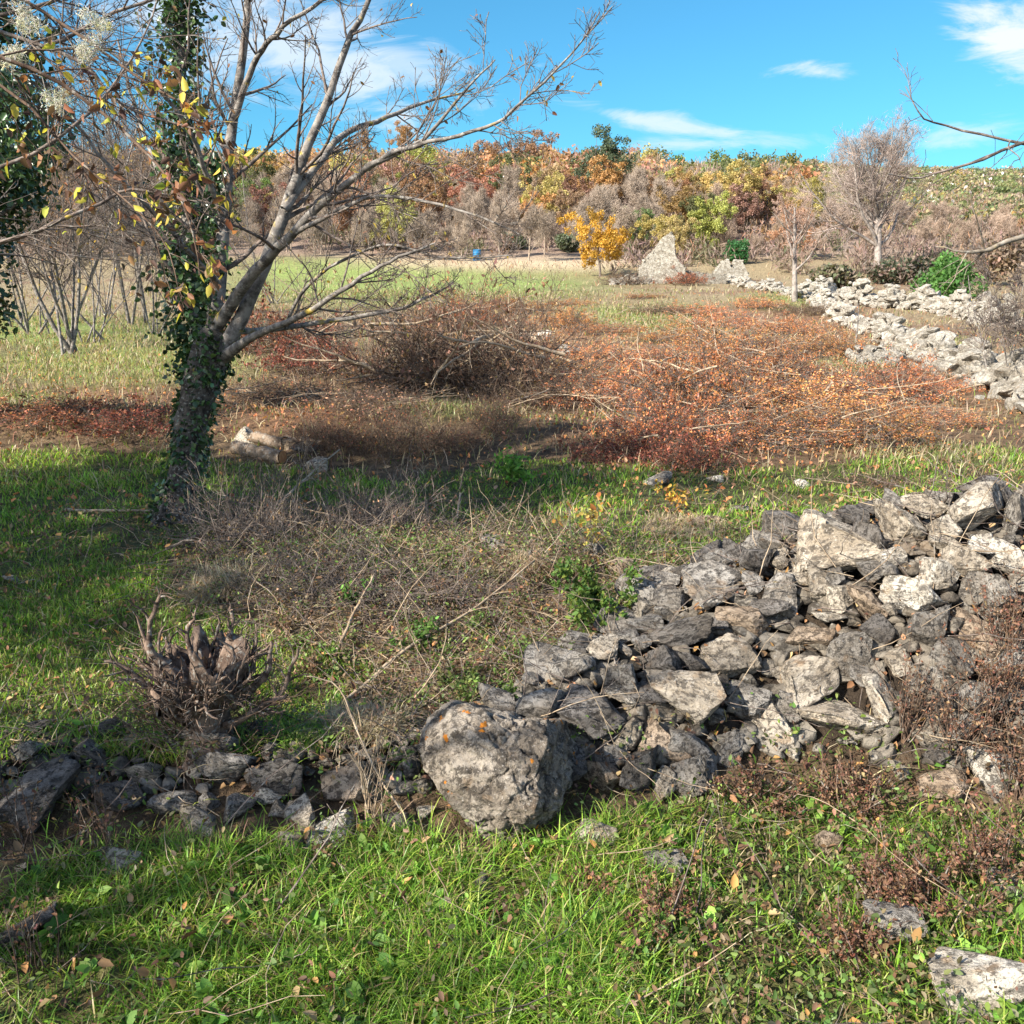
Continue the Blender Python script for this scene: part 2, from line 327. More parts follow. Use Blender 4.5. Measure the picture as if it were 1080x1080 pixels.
def zones(x, y, z):
    px, py, dep = proj(x, y, z)
    wob = 22 * fbm2(x, y, 1.1, 3, 31); wx = px + wob * 1.5; wy = py + wob * 0.6
    out = {k: inpoly(wx, wy, v).astype(float) for k, v in POLY.items()}
    ahead = y > 0.3
    g = 0; r = 0
    for (a, b, c, d) in GREENS: g = np.maximum(g, np.exp(-(((px - a) / c) ** 2 + ((py - b) / d) ** 2) ** 1.5))
    for (a, b, c, d) in RUST: r = np.maximum(r, np.exp(-(((px - a) / c) ** 2 + ((py - b) / d) ** 2) ** 1.2))
    for k in out: out[k] = np.where(ahead, out[k], 1.0 if k in ('near',) else 0.0)
    out['green'] = np.where(ahead, g, 0); out['rust'] = np.where(ahead, r, 0); return out
th = np.radians(np.concatenate([np.linspace(-38, 38, 460), np.linspace(39, 321, 120)])); rr = np.concatenate([[0.0], np.geomspace(0.4, 3.0, 90), np.geomspace(3.03, 12, 170), np.geomspace(12.1, 320, 200), np.geomspace(340, 4500, 20)])
RR, TH = np.meshgrid(rr, th, indexing='ij'); X = RR * np.sin(TH); Y = RR * np.cos(TH); Z = H(X, Y) - 0.20 * mound(X, Y)
nr, nt_ = X.shape; i = np.arange(nr - 1)[:, None]; j = np.arange(nt_)[None, :]; j2 = (j + 1) % nt_
fq = np.stack([i * nt_ + j, i * nt_ + j2, (i + 1) * nt_ + j2, (i + 1) * nt_ + j], -1).reshape(-1, 4)
zo = zones(X, Y, Z); nz = fbm2(X, Y, 2.2, 4, 41) * 0.5 + 0.5; nz2 = fbm2(X, Y, 0.35, 3, 43) * 0.5 + 0.5
C = np.array([0.125, 0.088, 0.055]) * np.ones(X.shape + (1,))
def mixc_(C, c, f): return C * (1 - f[..., None]) + np.array(c) * f[..., None]
C = mixc_(C, (0.26, 0.20, 0.12), sm(0.3, 0.9, nz) * 0.6 * sm(6, 12, Y))
C = mixc_(C, (0.29, 0.24, 0.15), sm(11, 26, Y) * 0.8); C = mixc_(C, (0.20, 0.13, 0.09), sm(.5, .75, nz2) * sm(10, 14, Y) * (1 - sm(60, 70, Y)) * .8)
gg = np.clip(np.maximum.reduce([zo['near'] * 0.8, zo['lawn'] * 0.85, zo['strip'] * 0.8, zo['green'] * 1.1]), 0, 1)
C = mixc_(C, (0.085, 0.105, 0.03), gg * (0.55 + 0.45 * nz)); C = mixc_(C, (0.25, 0.33, 0.10), np.clip(zo['green'], 0, 1) * sm(8, 16, Y) * (0.5 + 0.5 * nz))
C = mixc_(C, (0.21, 0.155, 0.095), zo['heap'] * 0.7); C = mixc_(C, (0.23, 0.11, 0.06), zo['rust'] * (0.3 + 0.6 * nz) * (1 - gg))
px_, py_, _ = proj(X, Y, Z)
C = mixc_(C, (0.46, 0.38, 0.27), np.exp(-(((px_ - 560) / 190) ** 2 + ((py_ - 272) / 13) ** 2) ** 2) * (Y > 20) * 0.95)   # dry straw field under the wood
C = mixc_(C, (0.25, 0.19, 0.155), sm(74, 84, Y)); C = mixc_(C, (0.15, 0.16, 0.07), sm(150, 190, Y) * sm(0.35, 0.6, nz2))
MND = mound(X, Y); C = mixc_(C, (0.05, 0.038, 0.028), sm(0.03, 0.12, MND))  # soil under the pile darkened, shade of the gaps put into its colour
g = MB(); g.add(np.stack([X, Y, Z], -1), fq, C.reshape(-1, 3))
m, nt, o = mat('ground'); k = N(nt); a = k.node('ShaderNodeAttribute', attribute_name='Col'); pos = k.node('ShaderNodeNewGeometry').outputs['Position']
f1 = k.noise(pos, 9, 7, 0.7); f2 = k.noise(pos, 60, 4, 0.7); f3 = k.noise(pos, 1.3, 4)
c = k.mix(1.0, a.outputs[0], k.mix(k.ramp(f1, 0.3, 0.7), (0.45, 0.42, 0.40), (1.5, 1.45, 1.35)), 'MULTIPLY'); c = k.mix(k.ramp(f2, 0.60, 0.70, 0, 0.5), c, (0.26, 0.19, 0.12)); c = k.mix(k.ramp(f3, 0.60, 0.72, 0, 0.35), c, (0.20, 0.15, 0.09))
nt.links.new(k.bsdf(c, 0.97, k.bump(k.math('ADD', f1, f2), 1.0, 0.03)), o.inputs[0])
g.obj('ground', m, kind='structure')

def scatter(n, x0, x1, y0, y1, dens, geo=False):
    """random ground points; geo spreads them by distance"""
    if geo:
        y = np.exp(rng.uniform(math.log(y0), math.log(y1), n)); x = rng.uniform(-1, 1, n) * (0.68 * y + 0.5) ; x = np.clip(x, x0, x1)
    else: x = rng.uniform(x0, x1, n); y = rng.uniform(y0, y1, n)
    z = H(x, y); d = dens(x, y, z); k = rng.uniform(0, 1, n) < d
    return np.stack([x[k], y[k], z[k]], 1)

# ================================================================== FAR WOODS
def crown_leaf_proto(seed, n, w, h, lsz, cols, zc, lobes=9, flat=1.0):
    g = np.random.default_rng(seed); mb = MB()
    c = np.stack([g.normal(0, w * 0.23, lobes), g.normal(0, w * 0.23, lobes), zc + g.uniform(-0.33, 0.36, lobes) * h], 1); r = g.uniform(0.16, 0.30, lobes) * w
    sub = c[g.integers(0, lobes, 90)] ; rr_ = r[g.integers(0, lobes, 90)]; u = nrm(g.normal(0, 1, (90, 3))); sub = sub + u * rr_[:, None] * 0.9
    i = g.integers(0, 90, n); v = nrm(g.normal(0, 1, (n, 3))) * (g.uniform(0, 1, (n, 1)) ** 0.4) * (0.085 * w); P = sub[i] + v
    shade = 1 + 0.25 * g.normal(0, 1, 90)[i][:, None]
    leaves(mb, P, lsz * g.uniform(0.6, 1.3, n), np.clip(jitcol(n, cols, g=g) * np.clip(shade, 0.5, 1.6), 0.003, 1), 0.75, g=g, mi=0, up=0.6); return mb, sub
def bare_proto(seed, h, spread, nmain, twr, tw=1.0, trunkr=0.12, mi_t=0, mi_c=1, sides=3, levels=(7, 7, 6), tfrac=0.3, straight=False):
    g = np.random.default_rng(seed)
    tr = grow(np.zeros((1, 3)), np.array([[0, 0, 1.0]]), np.array([h * 0.72]), 9, 0.07, 0.1, g); trR = np.linspace(1, 0.3, 9)[None] * trunkr
    t = MB(); tubes(t, tr, trR, 7)
    A, RA = sprout(tr, trR, nmain, spread, (25, 60), tfrac, 7, 0.16, 0.14, 0.55, g); tubes(t, A, RA, 5)
    c = MB(); B, RB = sprout(A, RA, levels[0], 0.5, (25, 60), 0.2, 5, 0.18, 0.10, 0.55, g); RB = np.maximum(RB, twr); tubes(c, B, RB, sides)
    C_, RC = sprout(B, RB, levels[1], 0.5, (25, 60), 0.15, 4, 0.2, 0.08, 0.6, g); RC = np.maximum(RC, twr * 0.7); tubes(c, C_, RC, 3)
    if levels[2]:
        D_, RD = sprout(C_, RC, levels[2], 0.55, (20, 60), 0.1, 3, 0.2, 0.05, 0.7, g, lmin=0.05); RD = np.maximum(RD * 0, twr * 0.5) * np.linspace(1, 0.5, 3)[None]; tubes(c, D_, RD, 3)
        return t, c, C_, D_
    return t, c, B, C_
def pack(t, c, name, mt, mc, label, cat, group):
    root = empty(name, (0, 0, 0), label, cat, group); t.obj('trunk', mt, root); o = c.obj('crown', mc, root); return root
WHITE = [(1, 1, 1)]
lp = []
for s in range(4):
    mb, sub = crown_leaf_proto(100 + s, 8500, 5.0, 5.6, 0.19, WHITE, 4.0, lobes=16)
    t = MB(); P = grow(np.zeros((1, 3)), np.array([[0, 0, 1.0]]), np.array([4.2]), 7, 0.06); R = np.linspace(0.14, 0.05, 7)[None]; tubes(t, P, R, 6)
    q = sub[::4]; st = P[0][np.random.default_rng(s).integers(2, 6, len(q))]; mid = (st + q) / 2 + [0, 0, -0.15]; tubes(t, np.stack([st, mid, q], 1), np.full((len(q), 3), 0.03) * np.array([1.2, .8, .4]), 4)
    lp.append(pack(t, mb, 'autumn_tree', M_TWIG, M_TLEAF, 'x', 'tree', 'x'))
bp = []
for s in range(5):
    t, c, c2_, d2_ = bare_proto(200 + s, 6.8, 0.66, 13, 0.018, trunkr=0.10, levels=(7, 7, 5), tfrac=0.16); q_ = np.concatenate([c2_[:, 1:].reshape(-1, 3)]); gq = np.random.default_rng(s); q_ = q_[gq.integers(0, len(q_), 4200)] + gq.normal(0, .16, (4200, 3)); leaves(c, q_, .6, np.ones((4200, 3)), .045, D=np.array([0, 0, .9]), g=gq); bp.append(pack(t, c, 'bare_tree', M_FTWIG, M_FTWIG, 'x', 'tree', 'x'))
RUSTC, ORG, YEL, YGR, GRN, DGR = (0.37, 0.22, 0.14), (0.46, 0.27, 0.125), (0.46, 0.36, 0.13), (0.40, 0.42, 0.12), (0.15, 0.22, 0.08), (0.10, 0.13, 0.075)
heroes = [(441, 222, 62, YGR, 'yellow-green tree left of the orange oaks under the wooded ridge'), (472, 228, 50, YEL, 'narrow yellow tree just right of the yellow-green one on the slope'), (597, 222, 44, ORG, 'bright orange tree beside the large dark green tree'),
          (630, 226, 80, DGR, 'largest dark green tree on the wooded ridge'), (567, 232, 28, YEL, 'small golden tree low between grey bare trees'), (633, 292, 70, (0.62, 0.36, 0.06), 'golden tree standing alone at the edge of the straw field'),
          (672, 262, 48, GRN, 'slim green tree among grey bare trees'), (768, 246, 66, YEL, 'broad golden-yellow tree behind the ruined walls'), (752, 272, 62, YGR, 'lime green tree below the broad golden one'),
          (800, 238, 44, ORG, 'orange tree right of the broad golden one'), (733, 216, 30, ORG, 'small orange tree above the broad golden one on the slope'), (385, 180, 36, ORG, 'orange oak on the ridge behind the twigs of the near tree'), (430, 170, 36, ORG, 'orange oak on the ridge above the yellow-green tree'),
          (560, 190, 50, RUSTC, 'rust brown oak on the ridge, left of the dark green tree'), (515, 192, 48, RUSTC, 'rust brown oak on the ridge above the slim golden tree'), (675, 222, 14, GRN, 'x')]
used = set()
def put_tree(proto, loc, rz, sc, label, color, group):
    if proto.name in used: return copy_tree(proto, loc, rz, sc, label, color, group)
    used.add(proto.name); proto.location = tuple(loc); proto.rotation_euler = (0, 0, rz); proto.scale = (sc, sc, sc) if np.isscalar(sc) else tuple(sc)
    proto['label'] = label; proto['group'] = group
    for c in proto.children: c.color = (*color, 1)
    return proto
for i, (px, by, hp, c, lab) in enumerate(heroes[:-1]):
    p = hit(px, by); dep = p[1] * math.cos(PITCH) - (p[2] - 1.6) * math.sin(PITCH); h = hp * dep / F; sc = h / 6.6
    put_tree(lp[i % 4], p - [0, 0, 0.2], i * 1.3, (sc * (0.8 if hp / 60 > 1.2 else 1), sc, sc), lab, c, 'autumn trees of the wooded hillside')
cnt = 0; rest = []; xs, ys = [], []
g2 = np.random.default_rng(5)
cand = []
for _ in range(9000):
    y = g2.uniform(76, 262); x = g2.uniform(-0.66, 0.66) * y
    if all((x - a) ** 2 + (y - b) ** 2 > (2.6 + 0.007 * y) ** 2 for a, b in cand): cand.append((x, y))
    if len(cand) > 1500: break
cand.sort(key=lambda q: q[1])
names = {'r': ('rust brown oak on the wooded hillside', RUSTC), 'o': ('orange tree on the wooded hillside', ORG), 'y': ('golden yellow tree on the wooded hillside', YEL), 'g': ('olive green tree on the wooded hillside', (0.16, 0.18, 0.07)), 'b': ('grey-brown leafless tree on the wooded hillside', None)}
wood = MB(); scrubpts = []
for (x, y) in cand:
    z = float(H(x, y)); px, py, dep = proj(x, y, z); u = g2.uniform()
    if px < 690:
        if py < 230 + 16 * math.sin(x * .15 + 1) + 10 * math.sin(x * .4): kd = 'r' if u < .24 else 'o' if u < .45 else 'y' if u < .52 else 'g' if u < .64 else 'b'
        else: kd = 'b' if u < .84 else 'r' if u < .94 else 'y' if u < .97 else 'g'
    elif px < 860:
        if py < 215: kd = 'g' if u < .40 else 'o' if u < .55 else 'y' if u < .68 else 'b'
        else: kd = 'b' if u < .62 else 'o' if u < .74 else 'y' if u < .86 else 'r' if u < .95 else 'g'
    else:
        if y > 150: scrubpts.append((x, y, z)); continue
        if y > 99: scrubpts.append((x, y, z)); continue
        kd = 'b'
    if 690 < px <= 860 and y > 205 and u > 0.3: scrubpts.append((x, y, z)); continue
    sc = g2.uniform(0.6, 1.15) * (1.0 if px < 700 else .85 if px < 860 else .68) * (0.8 if y < 90 else 1)
    lab, colr = names[kd]
    if kd == 'b': sc *= .85; colr = tuple(np.array([1.08, 1.04, .93]) * g2.uniform(0.75, 1.15)) if px < 700 else tuple(np.array([1.12, 1.02, .90]) * g2.uniform(0.8, 1.2))
    else: colr = tuple(np.array(colr) * g2.uniform(0.8, 1.25) * (1 + g2.normal(0, 0.08, 3)))
    if cnt < 300:
        cnt += 1; pr = (bp[g2.integers(0, 5)] if kd == 'b' else lp[g2.integers(0, 4)])
        put_tree(pr, (x, y, z - 0.15), g2.uniform(0, 6.28), (sc, sc, sc * g2.uniform(.85, 1.1)), lab, colr, ('leafless' if kd == 'b' else 'autumn') + ' trees of the wooded hillside')
    else: rest.append((x, y, z, sc, kd, colr))
for (x, y, z, sc, kd, colr) in rest:
    n = 260; h = 6.0 * sc; u = nrm(g2.normal(0, 1, (n, 3))) * g2.uniform(0.35, 1, (n, 1)); P = np.array([x, y, z + h * 0.58]) + u * [2.6 * sc, 2.6 * sc, h * 0.42] * (1 + 0.25 * np.sin(u[:, :1] * 5 + x))
    if kd == 'b': 
        leaves(wood, P, 0.8, jitcol(n, [(0.32 * colr[0], 0.24 * colr[1], 0.21 * colr[2])], g=g2), 0.16, g=g2, D=np.array([0, 0, 1.5])); 
        leaves(wood, P[:80] * 1, 1.6, jitcol(80, [(0.38, 0.30, 0.26)], g=g2), 0.05, g=g2, D=np.array([0, 0, 3.0]))
    else: leaves(wood, P, 0.62, jitcol(n, [colr], g=g2), 0.8, g=g2, up=0.6)
wood.obj('distant_woods', M_LEAF, kind='stuff', label='haze-coloured mass of autumn trees along the top of the hill', cat='woods')  # far tree colours lightened in place of distance haze
ug = MB()
for _ in range(900):
    y = g2.uniform(68, 130); x = g2.uniform(-0.66, 0.66) * y; n = 60; r = g2.uniform(.8, 2.0); z = float(H(x, y)); px, py, _d = proj(x, y, z)
    if y < 80 + 4 * math.sin(x * .2) and px < 640: continue
    u = nrm(g2.normal(0, 1, (n, 3))) * g2.uniform(.3, 1, (n, 1)); P = np.array([x, y, z + r * .4]) + u * [r, r, r * .8]; c = [(.30, .22, .19), (.26, .19, .15), (.16, .16, .09), (.36, .22, .14)][g2.choice(4, p=[.45, .3, .15, .1])]
    leaves(ug, P, .7, jitcol(n, [c], g=g2), .14, D=np.array([0, 0, 1.2]), g=g2)
ug.obj('wood_undergrowth', M_LEAF, kind='stuff', label='grey-brown undergrowth along the edge of the wood', cat='undergrowth')
# low scrub and pale rocks of the open hillside on the right
sc_ = MB(); xs = []
for _ in range(3000):
    y = g2.uniform(98, 300); x = g2.uniform(0.02, 0.72) * y; px, py, _d = proj(x, y, float(H(x, y)))
    if px > 850 and y > 98 or (px > 660 and y > 195) or y > 262: xs.append((x, y))
for y in np.linspace(262, 300, 300): xs.append((g2.uniform(-.66, .66) * y, y))
for (x, y) in xs:
    n = 100; r = g2.uniform(0.6, 1.9); z = float(H(x, y)); c = [(0.22, 0.25, 0.11), (0.28, 0.27, 0.13), (0.38, 0.29, 0.18), (0.44, 0.33, 0.11), (0.15, 0.19, 0.09), (0.34, 0.26, 0.21)][g2.choice(6, p=[.26, .22, .17, .07, .14, .14])]
    u = nrm(g2.normal(0, 1, (n, 3))) * g2.uniform(0.5, 1, (n, 1)); P = np.array([x, y, z + r * .35]) + u * [r, r, r * .75]; leaves(sc_, P, 0.5, jitcol(n, [c], g=g2), 0.8, g=g2, up=0.8)
for (x, y) in [xs[i] for i in g2.integers(0, len(xs), 260)]:
    if proj(x, y, float(H(x, y)))[0] < 700: continue
    n = 5; P = np.array([x, y, float(H(x, y)) + .8]) + g2.normal(0, 1.5, (n, 3)) * [1, 1, .25]; leaves(sc_, P, .9, jitcol(n, [(.6, .57, .52)], g=g2), .8, g=g2)
sc_.obj('hillside_scrub', M_LEAF, kind='stuff', label='low green and ochre scrub covering the open hillside', cat='scrub')

# ================================================================== STONES
def ico(level):
    import bmesh
    bm = bmesh.new(); bmesh.ops.create_icosphere(bm, subdivisions=level, radius=1.0); V = np.array([v.co[:] for v in bm.verts]); Fa = np.array([[v.index for v in f.verts] for f in bm.faces]); bm.free(); return V, Fa
ICO = {l: ico(l) for l in (2, 3, 5, 6, 7)}
def rock(seed, level, planes=11, rough=0.06, flat=(1, 1, 1), fine=0.02, dmin=0.45, dmax=0.8):
    g = np.random.default_rng(seed); V, Fa = ICO[level]; V = V.copy()
    for _ in range(planes):
        n = nrm(g.normal(0, 1, 3)); d = g.uniform(dmin, dmax); s = V @ n - d; V = V - np.maximum(s, 0)[:, None] * n * 0.97
    nr_ = nrm(V); q = V * 1.0
    V = V + nr_ * (rough * fbm(q * 2.2 + seed * 3.1, 4, seed))[:, None]
    if fine:
        V = V + nr_ * (fine * fbm(q * 11 + seed, 3, seed + 3, 0.65))[:, None]; r = 1 - np.abs(fbm(q * 4.5 + seed * 1.7, 2, seed + 9)); V = V - nr_ * (0.06 * sm(0.90, 1.0, r))[:, None]
    V = V - (V.max(0) + V.min(0)) / 2; V = V / (V.max(0) - V.min(0)); return V, Fa
protos = []
for s in range(18):
    V, Fa = rock(300 + s, 5, planes=11 + s % 5, rough=0.018 + 0.012 * (s % 3), fine=0.012, dmin=0.30, dmax=0.62); mb = MB(); mb.add(V, Fa); me = mb.mesh('stone', M_STONE); protos.append(me)
# (px, py, w, h, tone, label)
TONE = {'d': (0.45, 0.44, 0.45), 'g': (0.80, 0.79, 0.79), 'b': (1.0, 0.84, 0.70), 'p': (1.22, 1.15, 1.05), 'w': (1.55, 1.52, 1.46)}  # tones mix the stones' own lichen colour with painted sun and shade
HS = [
 (826, 556, 50, 45, 'd', 'dark blocky stone on the far left shoulder of the pile'), (890, 576, 98, 62, 'p', 'large pale brown angular block on top of the stone pile'), (921, 575, 26, 52, 'd', 'dark upright face stone at the right end of the large brown block'),
 (800, 592, 46, 30, 'd', 'dark slab leaning against the left shoulder of the pile'), (737, 608, 28, 24, 'd', 'small dark stone at the pile edge beside bright grass'), (760, 622, 76, 38, 'g', 'long rough grey slab resting above the flat dark ledge stone'),
 (718, 668, 76, 28, 'd', 'flat dark ledge stone sticking out from the left of the pile'), (787, 660, 60, 36, 'b', 'brownish weathered stone right of the flat dark ledge stone'), (826, 630, 46, 42, 'g', 'grey stone below the large brown angular block'),
 (863, 622, 32, 38, 'p', 'pale upright stone below the large brown angular block'), (888, 635, 34, 32, 'p', 'pale rounded stone beside a leaning tan stone'), (917, 640, 44, 40, 'b', 'tan leaning stone in the middle of the pile'),
 (874, 652, 38, 18, 'w', 'small flat white stone wedged in the middle of the pile'), (941, 587, 30, 25, 'w', 'bright white stone right of the large brown block'), (955, 555, 46, 42, 'p', 'pale blocky stone on the crest of the pile'),
 (1035, 538, 72, 44, 'p', 'big cream coloured stone crowning the right end of the pile'), (1076, 545, 26, 44, 'g', 'grey stone right of the cream crowning stone'), (1000, 560, 48, 30, 'p', 'pale stone just left below the cream crowning stone'), (990, 604, 38, 38, 'w', 'white triangular stone on the sunny face of the pile'),
 (1020, 592, 52, 44, 'p', 'pale tilted stone right of the white triangular stone'), (969, 633, 54, 42, 'w', 'large whitish mottled stone on the sunny face of the pile'), (1038, 578, 42, 24, 'w', 'white flat stone under the cream crowning stone'),
 (1070, 590, 38, 38, 'w', 'white stone at the right edge under the grey crest stone'), (772, 702, 64, 50, 'p', 'stone with bright white top and dark underside in the lower pile'), (898, 688, 46, 52, 'g', 'grey pointed stone with a split face in the pile centre'),
 (857, 676, 52, 30, 'b', 'orange-brown stained stone in the pile centre'), (858, 717, 94, 42, 'p', 'long pale layered slab in the lower pile'), (790, 748, 50, 44, 'g', 'round grey stone below the white-topped stone'), (722, 742, 90, 58, 'p', 'large pitted pale stone left of the round grey stone'),
 (888, 765, 88, 48, 'p', 'broad pale stone at the foot of the sunny pile'), (938, 745, 58, 40, 'w', 'white stone with dark specks right of the broad pale stone'), (828, 778, 62, 48, 'p', 'pale rough stone left of the broad foot stone'),
 (995, 747, 36, 32, 'd', 'small dark stone behind red-brown weeds'), (1010, 702, 52, 46, 'g', 'grey rough stone half hidden by red-brown weeds'), (950, 702, 32, 30, 'p', 'small pale stone above the white speckled stone'), (773, 790, 40, 34, 'g', 'grey stone low at the shaded foot of the pile'),
 (721, 791, 56, 42, 'g', 'grey stone under the large pitted pale stone'), (700, 702, 42, 34, 'd', 'dark stone between the ledge stone and the pitted stone'), (1052, 632, 50, 50, 'g', 'grey stone at the right edge on the sunny face'), (985, 664, 60, 48, 'g', 'grey flaky stone below the whitish mottled stone'),
 (1035, 672, 54, 44, 'b', 'brown-grey stone at the right edge among red weeds'), (1068, 700, 44, 48, 'g', 'grey stone at the right edge lower in the weeds'), (1050, 826, 66, 40, 'w', 'white flat stone in the weeds at the lower right'), (1002, 836, 52, 34, 'b', 'tan stone in the weeds left of the white flat stone'),
 (877, 893, 40, 26, 'b', 'small tan stone alone in the grass below the pile'), (1048, 1050, 110, 64, 'w', 'bright white stone in the bottom right corner'), (945, 985, 64, 46, 'g', 'crumbly grey stone under brown weeds in the lower right grass'), (1064, 938, 48, 24, 'g', 'grey stone at the right edge among brown weeds'),
 (597, 708, 48, 44, 'g', 'grey lumpy stone behind the big lichen boulder'), (655, 716, 48, 40, 'g', 'grey stone right of the lumpy one at the back of the pile'), (523, 743, 48, 32, 'g', 'rough stone just behind the top of the boulder'), (571, 752, 64, 42, 'g', 'split grey stone leaning behind the boulder'),
 (618, 760, 78, 48, 'd', 'long dark stone with a frosted top behind the boulder'), (665, 775, 36, 30, 'p', 'small pale stone under the dark frosted stone'), (645, 798, 42, 26, 'g', 'small grey stone right behind the boulder shoulder'), (700, 787, 56, 42, 'b', 'brown-grey angular stone in the low middle of the pile'),
 (634, 824, 44, 42, 'b', 'rounded brownish stone touching the boulder on its right'), (675, 818, 50, 52, 'd', 'dark wedge stone two to the right of the boulder'), (720, 822, 48, 46, 'g', 'grey stone at the shaded foot of the pile right of the dark wedge'), (704, 834, 30, 36, 'p', 'pale chipped stone at the grass edge of the pile'),
 (746, 826, 38, 36, 'g', 'bluish grey stone at the grass edge of the pile'), (627, 886, 50, 32, 'p', 'pale flat stone at the lower right foot of the boulder'), (506, 939, 24, 28, 'g', 'small grey stone in the grass below the boulder'), (449, 857, 20, 12, 'w', 'tiny white stone left of the boulder'), (702, 918, 46, 32, 'g', 'grey stone sunk in grass right of the boulder'),
 (218, 786, 64, 32, 'g', 'grey stone directly under the hollow stump'), (237, 815, 60, 42, 'g', 'blue-grey block below the stump stone'), (148, 816, 48, 20, 'p', 'pale flat stone left of the stump'), (122, 846, 52, 36, 'd', 'dark blue-grey stone left of the stump wall'),
 (181, 852, 42, 26, 'g', 'grey stone in front of the low wall left of centre'), (248, 856, 36, 30, 'g', 'layered grey stone under the blue-grey block'), (218, 848, 24, 20, 'g', 'small angular grey stone beside the layered one'), (281, 840, 30, 20, 'w', 'small white stone in the low wall right of the stump'),
 (295, 856, 22, 14, 'p', 'tiny pale stone below the small white one'), (315, 864, 40, 32, 'p', 'pale pyramid shaped stone in the low wall'), (348, 882, 58, 24, 'w', 'white flat stone at the front of the low wall'), (207, 871, 54, 20, 'p', 'pale slab along the grass edge of the low wall'),
 (304, 889, 34, 24, 'p', 'pale stone left of the white flat stone'), (296, 820, 72, 40, 'd', 'dark wide stone shaded in the low wall'), (370, 835, 58, 46, 'b', 'brown-grey tilted stone left of the boulder'), (384, 827, 20, 18, 'p', 'small cream stone on the brown-grey tilted stone'),
 (122, 915, 46, 24, 'p', 'pale stone alone in the grass at the left'), (22, 918, 14, 10, 'p', 'tiny pale stone at the left edge'), (28, 850, 100, 56, 'd', 'big dark earthy stone at the left edge'), (22, 985, 70, 36, 'd', 'dark shaded stone in the lower left corner'),
 (420, 868, 44, 24, 'd', 'dark low stone just left of the boulder'), (520, 576, 32, 26, 'g', 'grey pitted stone standing on the back of the dry heap'), (665, 605, 44, 24, 'b', 'pinkish stone above the green leafy bush'), (628, 583, 30, 18, 'g', 'small stone behind the green leafy bush'), (560, 590, 30, 18, 'g', 'low grey stone on the crest of the dry heap'),
 (305, 468, 30, 16, 'b', 'orange-tinted stone behind the cut logs'), (262, 462, 30, 14, 'p', 'small pale stone on the bank beyond the main tree'), (332, 492, 22, 18, 'p', 'small pinkish stone right of the cut logs'), (325, 474, 34, 14, 'd', 'dark stone on the bank right of the orange-tinted stone'),
 (755, 505, 15, 9, 'w', 'little white stone in the field beyond the pile'), (780, 538, 22, 12, 'g', 'little grey stone on bright grass behind the pile'), (742, 550, 34, 14, 'b', 'brown stone in the dry tussock behind the pile'), (696, 508, 34, 14, 'g', 'grey flat stones edge showing below the rust brambles'), (850, 512, 26, 8, 'w', 'white sliver of stone in the field beyond the pile'),
 (565, 358, 34, 16, 'p', 'pale rock outcrop among the orange brambles'), (600, 372, 26, 14, 'g', 'grey rock outcrop among the orange brambles'), (10, 612, 16, 10, 'w', 'small whitish stone in the grass at the left edge'), (360, 905, 20, 14, 'g', 'x')]
placed = []
def put_stone(c, dims, rz, tone, label, me, group='stones of the collapsed dry stone wall', tilt=0.25):
    o = bpy.data.objects.new('stone', me); COL.objects.link(o); o.location = tuple(c); o.scale = tuple(dims)
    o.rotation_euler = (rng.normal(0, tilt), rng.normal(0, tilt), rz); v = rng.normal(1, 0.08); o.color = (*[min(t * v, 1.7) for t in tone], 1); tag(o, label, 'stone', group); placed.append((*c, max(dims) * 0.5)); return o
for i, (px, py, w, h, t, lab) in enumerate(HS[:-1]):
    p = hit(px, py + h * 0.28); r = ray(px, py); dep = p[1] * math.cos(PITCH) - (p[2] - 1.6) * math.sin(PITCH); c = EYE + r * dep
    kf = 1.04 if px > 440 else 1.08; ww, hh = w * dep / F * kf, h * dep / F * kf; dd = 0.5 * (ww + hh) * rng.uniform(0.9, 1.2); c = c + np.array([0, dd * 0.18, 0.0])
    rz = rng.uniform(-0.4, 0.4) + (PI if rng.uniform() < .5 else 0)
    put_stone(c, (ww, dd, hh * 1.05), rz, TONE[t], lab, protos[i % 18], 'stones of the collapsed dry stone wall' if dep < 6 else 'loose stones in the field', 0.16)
# the boulder with orange lichen
V, Fa = rock(78, 7, planes=12, rough=0.04, fine=0.015, dmin=0.6, dmax=0.85)
p = hit(530, 885); dep = p[1] * math.cos(PITCH) - (p[2] - 1.6) * math.sin(PITCH); c = EYE + ray(530, 836) * dep + np.array([0, 0.12, -.015]); px1 = dep / F
V = V * 2 / (V.max(0) - V.min(0)); th_ = np.degrees(np.arctan2(V[:, 2], V[:, 0])) % 360
rad = np.interp(th_, [0, 25, 45, 70, 90, 110, 128, 150, 180, 210, 240, 265, 300, 330, 360], [94, 86, 78, 74, 76, 84, 95, 99, 92, 84, 92, 101, 84, 84, 94])
q_ = np.stack([V[:, 0] * rad * px1, V[:, 1] * 80 * px1, V[:, 2] * rad * px1], 1); nn_ = nrm(V)
q_ += nn_ * (0.017 * fbm(V * 2.2 + 9, 4, 61, .5) + 0.0022 * fbm(V * 16, 3, 62) - .006 * sm(.86, 1, 1 - np.abs(fbm(V * 3.1 + 4, 3, 66))))[:, None]
S_ = 180 * px1; mb = MB(); mb.add(q_ / S_, Fa); bo = mb.obj('boulder', M_BOULDER, loc=c, label='large rounded grey boulder with orange lichen spots at the front of the pile', cat='boulder'); bo.scale = (S_,) * 3; bo.color = (.82, 0.77, 0.72, 1); placed.append((*c, 85 * px1))
